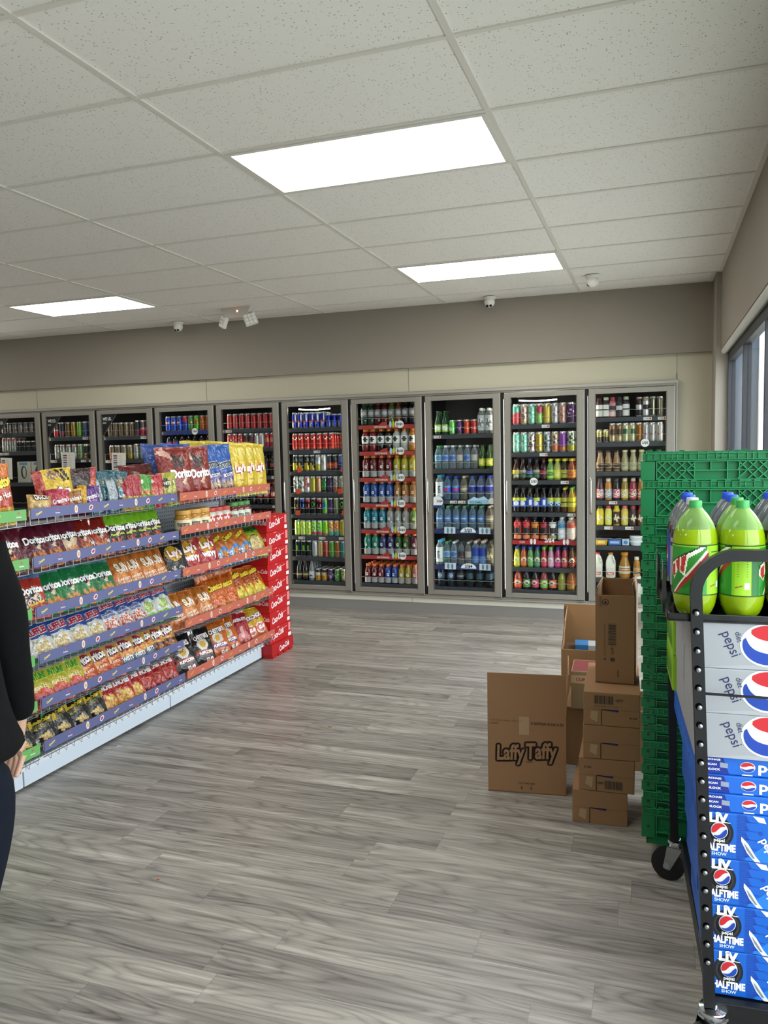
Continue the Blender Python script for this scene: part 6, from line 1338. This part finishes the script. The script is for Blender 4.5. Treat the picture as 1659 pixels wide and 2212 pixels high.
def halftime(b, h):
    b.box(0, .41, 0, .268, 0, h-.001, '0f5ab8', bev=.004)
    b.disc(.042, h*.56, .036, .040, lambda a, c: ff(a, c, .0006), '16171a', n=40)
    for r_ in (.030, .026): 
        b.disc(.042, h*.56, r_, r_*1.1, lambda a, c: ff(a, c, .0009), '2c2e33' if r_ == .030 else '16171a', n=36)
    pepsi_globe(b, .044, h*.60, .0185, ff, .0011, ry=.020, rot=20)
    b.text('pepsi', .044, h*.385, .026, lambda a, c: ff(a, c, .002), 'f0f2f4', bold=.02)
    b.text('LIV', .042, h*.875, .046, lambda a, c: ff(a, c, .002), 'eef0f2', bold=.06, shear=0, stretch=1.0); b.flat([(.016, h*.795), (.07, h*.775), (.07, h*.79), (.016, h*.81)], lambda a, c: ff(a, c, .002), 'eef0f2')
    b.disc(.040, h*.965, .006, .0045, lambda a, c: ff(a, c, .002), 'eef0f2', n=16)
    b.text('HALFTIME', .044, h*.245, .078, lambda a, c: ff(a, c, .002), 'eef0f2', bold=.05, stretch=1.5)
    b.text('SHOW', .044, h*.105, .036, lambda a, c: ff(a, c, .002), 'cfe0f4', bold=.02)
    for i in range(24): b.flat([(.086, .004+i*h/25), (.106, .004+i*h/25), (.106, .0065+i*h/25), (.086, .0065+i*h/25)], lambda a, c: ff(a, c), '1a3f9c')
    for i in range(5): b.flat([(.106, .01+i*h/5.4), (.115, .012+i*h/5.4), (.106, .03+i*h/5.4)], lambda a, c: ff(a, c), '1a3f9c'); b.flat([(.106, .012+i*h/5.4), (.133, .010+i*h/5.4), (.133, .0115+i*h/5.4), (.106, .0135+i*h/5.4)], lambda a, c: ff(a, c), '1a3f9c')
    b.disc(.141, h*.62, .005, .005, lambda a, c: ff(a, c), '1a3f9c', n=14)
    b.flat([(.10, h*.02), (.178, h*.55), (.41, h*.98), (.41, h*.3), (.168, h*.0)], lambda a, c: ff(a, c, .0006), '1f72cc')
    b.flat([(.096, h*.52), (.112, h*.38), (.130, h*.13), (.142, h*.01), (.128, h*.01), (.110, h*.18), (.096, h*.42)], lambda a, c: ff(a, c, .001), 'd4d8dc')
    b.flat([(.102, h*.40), (.114, h*.27), (.129, h*.08), (.123, h*.08), (.108, h*.26)], lambda a, c: ff(a, c, .0014), '7a8088')
    b.flat([(.122, h*.98), (.148, h*.96), (.154, h*.84), (.136, h*.86)], lambda a, c: ff(a, c, .001), 'd4d8dc')
    b.text('pepsi', .160, h*.30, .058, lambda a, c: ff(a, c, .0014), 'eef2f6', rot=-58, bold=.02)
    pepsi_globe(b, .20, h*.60, .030, ff, .0011, ry=.032, rot=-40)
    b.text('SUPER BOWL LV', .13, h*.5, .20, lambda y, c: (-.0008, .268-y, c), '2f5fc4', rot=0, bold=.02)
    b.flat([(.02, .03), (.4, .03), (.4, .05), (.02, .05)], lambda x, y: (x, y, h+.0002), '1a3f9c')
def flatpack(b, h):
    b.box(0, .41, 0, .268, 0, h-.001, '165fc0', bev=.003)
    b.flat([(0.002, .002), (.075, .002), (.06, h*.95), (.002, h*.95)], lambda a, c: ff(a, c, .0004), '172c86')
    for i, s in enumerate(('PURCHASE', 'SCAN', 'UNLOCK')): b.text(s, .034, h*(.80-.27*i), .040 if i != 1 else .022, lambda a, c: ff(a, c, .0008), 'e6ebf4', bold=.03, stretch=.8)
    b.flat([(.053, h*.38), (.072, h*.36), (.072, h*.62), (.053, h*.66)], lambda a, c: ff(a, c, .0008), '8a94a8')
    pepsi_globe(b, .118, h*.5, .0165, ff, .0009, ry=.0125, rot=-6)
    b.text('pepsi', .188, h*.46, .09, lambda a, c: ff(a, c, .0012), 'f0f2f6', bold=.03, stretch=.8)
    b.flat([(.105, h*.03), (.13, h*.03), (.13, h*.09), (.105, h*.09)], lambda a, c: ff(a, c, .0008), 'd0d8e4')
zc = .172
for j in range(4):
    case(zc+.1235*j, [.050, .044, .030, .022][j], .024, .1235, halftime, 'bright blue cola case with a black record emblem, %s from the deck' % ORD[j], 'blue cola cases on the cart', [.4, -.3, .6, -.2][j])
    case(zc+.1235*j, [.050, .042, .028, .022][j], .30, .1235, halftime, 'bright blue cola case in the rear row, %s from the deck' % ORD[j], 'blue cola cases on the cart', [-.4, .5, -.6, .2][j])
for j in range(4):
    case(zc+.1235*j, .062, .575, .1235, halftime, 'bright blue cola case in the third row, %s from the deck' % ORD[j], 'blue cola cases on the cart')
z = zc+.1235*4
for j in range(3):
    case(z+.0475*j, .018-.002*j, .026+.005*j, .0475, flatpack, 'thin blue cola tray with white wording, %s of the three under the silver cases' % ['bottom', 'middle', 'top'][j], 'thin blue cola trays on the cart', [.3, -.2, .1][j])
    case(z+.0475*j, .016, .303, .0475, flatpack, 'thin blue cola tray in the rear row, %s of three' % ['bottom', 'middle', 'top'][j], 'thin blue cola trays on the cart')
z += .1425
DH = .1165
for j in range(3):
    case(zc+.1235*4+.0475*j, .016, .575, .0475, flatpack, 'thin blue cola tray in the third row, %s of three' % ['bottom', 'middle', 'top'][j], 'thin blue cola trays on the cart')
for j in range(3):
    case(z+DH*j, .004-.003*j, .026, DH, diet, 'silver diet cola case, %s of the three stacked behind the cart post' % ['bottom', 'middle', 'top'][j], 'silver diet cola cases on the cart', [.3, -.2, .2][j])
for j in range(3):
    case(z+DH*j, .002-.003*j, .30, DH, diet, 'silver diet cola case in the rear row, %s of three' % ['bottom', 'middle', 'top'][j], 'silver diet cola cases on the cart')
def lime(b, h):
    b.box(0, .41, 0, .268, 0, h-.001, '86b81e', bev=.004); 
    for i in range(6): b.flat([(.02+.04*i, .02), (.05+.04*i, .02), (.045+.04*i, h*.6), (.03+.04*i, h*.8)], lambda y, c: (-.0006, y, c), '2a6a24' if i % 2 else '5a9a1c')
for j in range(3):
    case(z+DH*j, -.010, .575, DH, lime, 'lime green soda case behind the silver ones, %s of three' % ['bottom', 'middle', 'top'][j], 'lime soda cases on the cart')
ZB = z+DH*3+.001
# shell tray and two-litre bottles
wx, wy = world_cart(-.05, .02); tr = empty('bottle_shell', (wx, wy, ZB), CR, 'low black plastic shell tray carrying the two-litre bottles', 'tray')
b = MB().box(-.015, .47, 0, .47, 0, .006, CARTBLK).box(-.015, .47, 0, .006, 0, .02, CARTBLK, bev=.002).box(-.015, -.009, 0, .47, 0, .024, CARTBLK, bev=.002).box(.464, .47, 0, .47, 0, .024, CARTBLK).box(-.015, .47, .464, .47, 0, .024, CARTBLK)
for yy in (.10, .35): b.prism([(-.02, .0), (-.008, .0), (-.012, .11), (-.02, .14)], lambda x, z_, yy=yy: (x, yy, z_), lambda x, z_, yy=yy: (x, yy+.03, z_), CARTBLK)
b.build('tray', 'gloss', tr)
def two_litre(kind):
    t = empty('soda_bottle', (0, 0, 0)); n = 48; Rr = .0545; h = .298
    liq, fill, capc, matn = {'lime': ('9fc016', 'c4e08a', '3a9a4c', 'limeade'), 'diet': ('1c1214', 'b8bcbe', 'c4c8cc', 'liquid'), 'cola': ('150d0e', 'b0b4b8', '1f4fd0', 'liquid')}[kind]
    fz = .226 if kind == 'lime' else .212
    prof = [(.30, .006), (.62, .0), (.80, .012), (.93, .03), (.985, .05), (1, .062), (1, .10), (1, .15), (1, .188), (.985, .200), (.95, .212), (.885, .226), (.79, .240), (.66, .253), (.50, .265), (.36, .274), (.28, .280), (.265, .284)]
    def shp(r, z_, a):
        k_ = max(0, 1-z_/.05); return r*(1-.16*k_*(.5+.5*math.cos(5*a)))
    def cc(a, z_): return liq if z_ < fz else fill
    b = MB(); low = [(a*Rr, c) for a, c in prof if c <= fz+.0005]; hi = [(a*Rr, c) for a, c in prof if c >= fz-.0005]
    b.lathe(low, n, liq, shape=shp); b.build('body', matn, t, smooth=60)
    MB().lathe(hi, n, 'b4d884' if kind == 'lime' else '9aa0a2', caps=False).build('shoulder', 'clear', t, smooth=60)
    c = MB(); c.lathe([(.0155, .279), (.0155, .294), (.0145, .2965), (.003, .2975)], 36, capc, shape=lambda r, z_, a: r*(1+.025*math.cos(18*a)) if z_ < .293 else r); c.lathe([(.0165, .2765), (.0165, .280)], 30, capc); c.build('cap', 'satin', t, smooth=35)
    # label
    if kind == 'lime':
        def P(a, z_):
            u = a/math.pi*1.15; v = (z_-.059)/.129
            c_ = '86c41e'
            if v < .03 or v > .97: return '1f4a1c'
            uu = ((u+1.15) % 1.15)/1.15           # two repeats round the bottle
            x = uu*1.6; 
            if inpoly(x, v, [(0, 0), (0.992, 0), (0.992, .95), (0, .95)]): c_ = '2f8a2c'
            if inpoly(x, v, [(0, .12), (0.08, .0), (0.8, .25), (0.48, .6), (0.16, .3)]): c_ = '247824'
            if inpoly(x, v, [(0.032, .40), (0.992, .97), (0.8, .97), (0, .62)]): c_ = '16301a'
            if inpoly(x, v, [(0.032, .44), (0.96, .95), (0.832, .95), (0.032, .60)]): c_ = 'e4ead2'
            if inpoly(x, v, [(0, .52), (0.576, .84), (0.48, .36), (0.288, .5), (0.16, .30), (0, .42)]): c_ = 'e8ecd8'
            if inpoly(x, v, [(0.032, .54), (0.176, .62), (0.208, .38), (0.128, .34), (0.032, .42)]): c_ = 'b0342c'
            if inpoly(x, v, [(0.208, .66), (0.352, .74), (0.336, .44), (0.256, .50)]): c_ = 'b0342c'
            if inpoly(x, v, [(0.384, .74), (0.528, .82), (0.448, .42), (0.368, .48)]): c_ = 'b0342c'
            if inpoly(x, v, [(0.096, -.02), (0.16, -.02), (1.02, .80), (0.992, .92)]): c_ = 'e8ecd8'
            if inpoly(x, v, [(0.128, -.02), (0.208, -.02), (1.04, .72), (1.01, .86)]): c_ = 'a82c28'
            if x > 1.04 and x < 1.40: c_ = '9ad02c'
            if x >= 1.40 and v < .7: c_ = '1f6a2c'
            return c_
        mb = MB(); zs2 = [.059+.129*i/44 for i in range(45)]
        mb.lathe([(Rr+.0006, z_) for z_ in zs2], 150, cols=P, caps=False)
        fx = lambda x, z_: ((Rr+.0012)*math.sin(x/Rr), -(Rr+.0012)*math.cos(x/Rr), z_)
        for base in (0, math.pi):
            cxx = Rr*(base-math.pi+ math.pi*.87*(1.22/1.6)*2/1.0*.5)
            cxx = Rr*((-math.pi)+base+ (1.22/1.6)*math.pi/1.0)
            mb.text('Nutrition Facts', cxx, .170, .028, fx, '24401a', bold=.02)
            for i in range(9): mb.flat([(cxx-.012, .160-.0062*i), (cxx+.012, .160-.0062*i), (cxx+.012, .1588-.0062*i), (cxx-.012, .1588-.0062*i)], fx, '3a5a24')
            mb.flat([(cxx+.004, .078), (cxx+.016, .078), (cxx+.016, .094), (cxx+.004, .094)], fx, 'e4e8dc')
            mb.text('MTN DEW', cxx-.008, .084, .018, fx, 'a83a2c', rot=18, bold=.04, stretch=1.3)
        mb.build('label', 'satin', t, smooth=60)
    else:
        base = '2447a8' if kind == 'cola' else '9aa0a8'; P = painter(base, [('b', 0, .06, '1a2a52'), ('b', .94, 1, '1a2a52'), ('e', 0, .5, .4, .3, 'c83a40'), ('e', 0, .38, .4, .18, 'e8ecf0')])
        MB().lathe([(Rr+.0006, .059+.129*i/12) for i in range(13)], 40, cols=lambda a, z_: P(a/(math.pi/2), (z_-.066)/.108), caps=False).build('label', 'satin', t, smooth=60)
    return t
PB = {}
for r_, kind, cols_ in ((0, 'lime', 4), (1, 'diet', 4), (2, 'cola', 4), (3, 'cola', 4)):
    for c_ in range(cols_):
        kd = 'lime' if (r_ == 1 and c_ == 1) else kind
        if kd not in PB: PB[kd] = two_litre(kd); o = PB[kd]
        else: o = copy_tree(PB[kd])
        wx, wy = world_cart(.006+.1115*c_+(.003*r_), .078+.1125*r_)
        o.location = (wx, wy, ZB+.007); o.rotation_euler.z = R([98, 40, 128, 60][c_]) + .9*r_
        d = {'lime': 'two-litre lime soda bottle with a green cap', 'diet': 'two-litre dark soda bottle with a silver cap', 'cola': 'two-litre dark soda bottle with a blue cap'}[kd]
        tag(o, '%s, %s row, %s from the handle post' % (d, ['front', 'second', 'third', 'back'][r_], ORD[c_]), 'bottle', 'two-litre soda bottles on the cart')

# scraps on the floor
b = MB().prism([(0, 0), (.03, -.012), (.026, .006)], lambda x, y: (x, y, .001), lambda x, y: (x, y+.001, .004), 'a8844c')
tag(b.build('cardboard_scrap', 'card', loc=(1.28, 2.1, 0)), 'tiny torn cardboard scrap lying on the open floor', 'scrap')
tag(MB().disc(0, 0, .007, .005, lambda x, y: (x, y, .001), 'b8442c', n=9).build('red_crumb', 'matte', loc=(1.305, .405, 0)), 'tiny red crumb on the floor planks', 'crumb')
# ================================================================== shopper at the left edge
def skinned(name, verts, edges, radii, mat, col, parent, sub=2, root=0, flatten=None):
    me = bpy.data.meshes.new(name); me.from_pydata([tuple(v) for v in verts], edges, [])
    o = bpy.data.objects.new(name, me); COL.objects.link(o); o.parent = parent; KIDS.setdefault(parent.name, []).append(o)
    m = o.modifiers.new('skin', 'SKIN'); m.use_smooth_shade = True; m.branch_smoothing = .4
    for i, r in enumerate(radii):
        sv = me.skin_vertices[0].data[i]; sv.radius = r if isinstance(r, tuple) else (r, r); sv.use_root = (i == root)
    s = o.modifiers.new('sub', 'SUBSURF'); s.levels = s.render_levels = sub
    dg = bpy.context.evaluated_depsgraph_get(); me2 = bpy.data.meshes.new_from_object(o.evaluated_get(dg))
    o.modifiers.clear(); o.data = me2; me2.name = name
    me2.materials.clear(); me2.materials.append(MATS[mat])
    ca = me2.color_attributes.new('Col', 'FLOAT_COLOR', 'CORNER'); c = L(col)
    ca.data.foreach_set('color', list(c)*len(ca.data))
    if flatten:
        for v in me2.vertices: v.co = flatten(v.co)
    me2.polygons.foreach_set('use_smooth', [True]*len(me2.polygons))
    return o
# local frame: the person faces -X, right hand side is +Y
pt = empty('person', (1.345, -.515, 0), R(0), 'person in a black jacket and dark jeans at the left edge, facing the snack shelves', 'person')
pt.scale = (1, 1, .94)
V = [(0, 0, .93), (-.01, 0, 1.10), (-.02, 0, 1.28), (-.01, 0, 1.42), (-.02, 0, 1.50), (-.04, 0, 1.58), (-.045, 0, 1.66), (-.04, 0, 1.70)]
E_ = [(0, 1), (1, 2), (2, 3), (3, 4), (4, 5), (5, 6), (6, 7)]
rad_ = [(.15, .10), (.13, .10), (.16, .11), (.12, .09), .052, .075, .085, .06]
def add(vs, rs_, frm):
    global V, E_, rad_
    p = frm
    for v, r in zip(vs, rs_): V.append(v); rad_.append(r); E_.append((p, len(V)-1)); p = len(V)-1
    return p
for s in (-1, 1):
    add([(0, .09*s, .86), (-.02, .095*s-.02, .66), (-.03, .10*s-.05, .48), (-.03, .10*s-.09, .28), (-.03, .10*s-.12, .09), (-.12, .105*s-.12, .045), (-.19, .11*s-.12, .035)], [.088, .078, .055, .052, .038, .04, .028], 0)
    wr = add([(-.01, .165*s, 1.39), (.01, .208*s, 1.27), (.015, .226*s, 1.14), (.01, .245*s, 1.02), (-.005, .262*s, .915), (-.01, .264*s, .885)], [.045, .038, .034, .030, .022, .026], 3)
    hx, hy, hz = -.01, .264*s, .885
    palm = add([(hx-.01, hy, hz-.035), (hx-.018, hy-.002*s, hz-.065)], [(.018, .034), (.017, .036)], wr)
    for k_, (dx, ln) in enumerate(((-.030, .070), (-.010, .078), (.010, .072), (.028, .058))):
        bx = hx-.018+dx
        add([(bx, hy-.004*s, hz-.095), (bx-.004, hy-.014*s, hz-.095-ln*.5), (bx-.006, hy-.030*s, hz-.095-ln)], [.0088, .0082, .0072], palm)
    add([(hx-.040, hy-.012*s, hz-.045), (hx-.056, hy-.022*s, hz-.075), (hx-.058, hy-.030*s, hz-.10)], [.0115, .0098, .0085], wr)
skinned('body', V, E_, rad_, 'skin', 'c29a84', pt)
# jeans
Vj = [(0, 0, .96), (0, 0, .88)]; Ej = [(0, 1)]; rj = [(.18, .17), (.18, .17)]
for s in (-1, 1):
    p = 1
    for v, r in (((.0, .12*s, .84), .118), ((-.02, .125*s-.01, .66), .105), ((-.03, .12*s-.04, .48), .085), ((-.03, .10*s-.09, .28), .076), ((-.03, .10*s-.12, .10), .072)):
        Vj.append(v); rj.append(r); Ej.append((p, len(Vj)-1)); p = len(Vj)-1
skinned('jeans', Vj, Ej, rj, 'denim', '0f1520', pt)
# jacket: torso and sleeves in one
Vk = [(.01, 0, .84), (0, 0, .93), (-.01, 0, 1.10), (-.02, 0, 1.28), (-.01, 0, 1.41), (-.012, 0, 1.49)]; Ek = [(i, i+1) for i in range(5)]
rk = [(.25, .24), (.20, .155), (.18, .14), (.195, .145), (.15, .11), .085]
for s in (-1, 1):
    p = 4
    for v, r in (((-.01, .09*s, 1.395), .115), ((-.01, .165*s, 1.39), .09), ((.012, .212*s, 1.27), .066), ((.015, .220*s, 1.14), .055), ((.01, .243*s, 1.02), .048), ((-.005, .262*s, .905), .042)):
        Vk.append(v); rk.append(r); Ek.append((p, len(Vk)-1)); p = len(Vk)-1
skinned('jacket', Vk, Ek, rk, 'cloth', '070708', pt)
hr = MB()
T = Matrix.Translation((-.028, 0, 1.665)) @ Matrix.Scale(1.05, 4)
hr.lathe([(.094*math.sin(R(a)), .105*math.cos(R(a))) for a in (120, 105, 90, 75, 60, 45, 30, 15, 3)], 28, '2c2019', T=T @ Matrix.Translation((.012, 0, 0)))
hr.build('hair', 'matte', pt, smooth=70)
fc = MB()
for s in (-1, 1):
    fc.lathe([(.001, -.01), (.009, -.006), (.011, 0), (.009, .006), (.001, .01)], 12, 'e8e4e0', T=Matrix.Translation((-.118, .032*s, 1.655)))
    fc.lathe([(.001, -.004), (.004, 0), (.001, .004)], 8, '20160f', T=Matrix.Translation((-.128, .032*s, 1.655)))
    fc.lathe([(.004, -.028), (.012, -.015), (.014, 0), (.012, .02), (.004, .028)], 12, 'b98f79', T=Matrix.Translation((-.03, .092*s, 1.645)))
fc.lathe([(.014, -.02), (.016, -.012), (.010, .01), (.005, .03)], 14, 'c09682', T=Matrix.Translation((-.132, 0, 1.63)))
fc.box(-.130, -.118, -.024, .024, 1.592, 1.600, '9a5c52', bev=.003)
fc.build('face', 'skin', pt, smooth=60)
for s in (-1, 1):
    sh = MB(); sh.lathe([(.046, 0), (.05, .02), (.046, .05), (.034, .08), (.034, .10)], 24, '151517', T=Matrix.Translation((-.08, .103*s-.12, 0)) @ Matrix.Diagonal((2.3, 1, .95, 1)) @ Matrix.Translation((-.012, 0, 0)))
    sh.build('shoe', 'satin', pt, smooth=60)
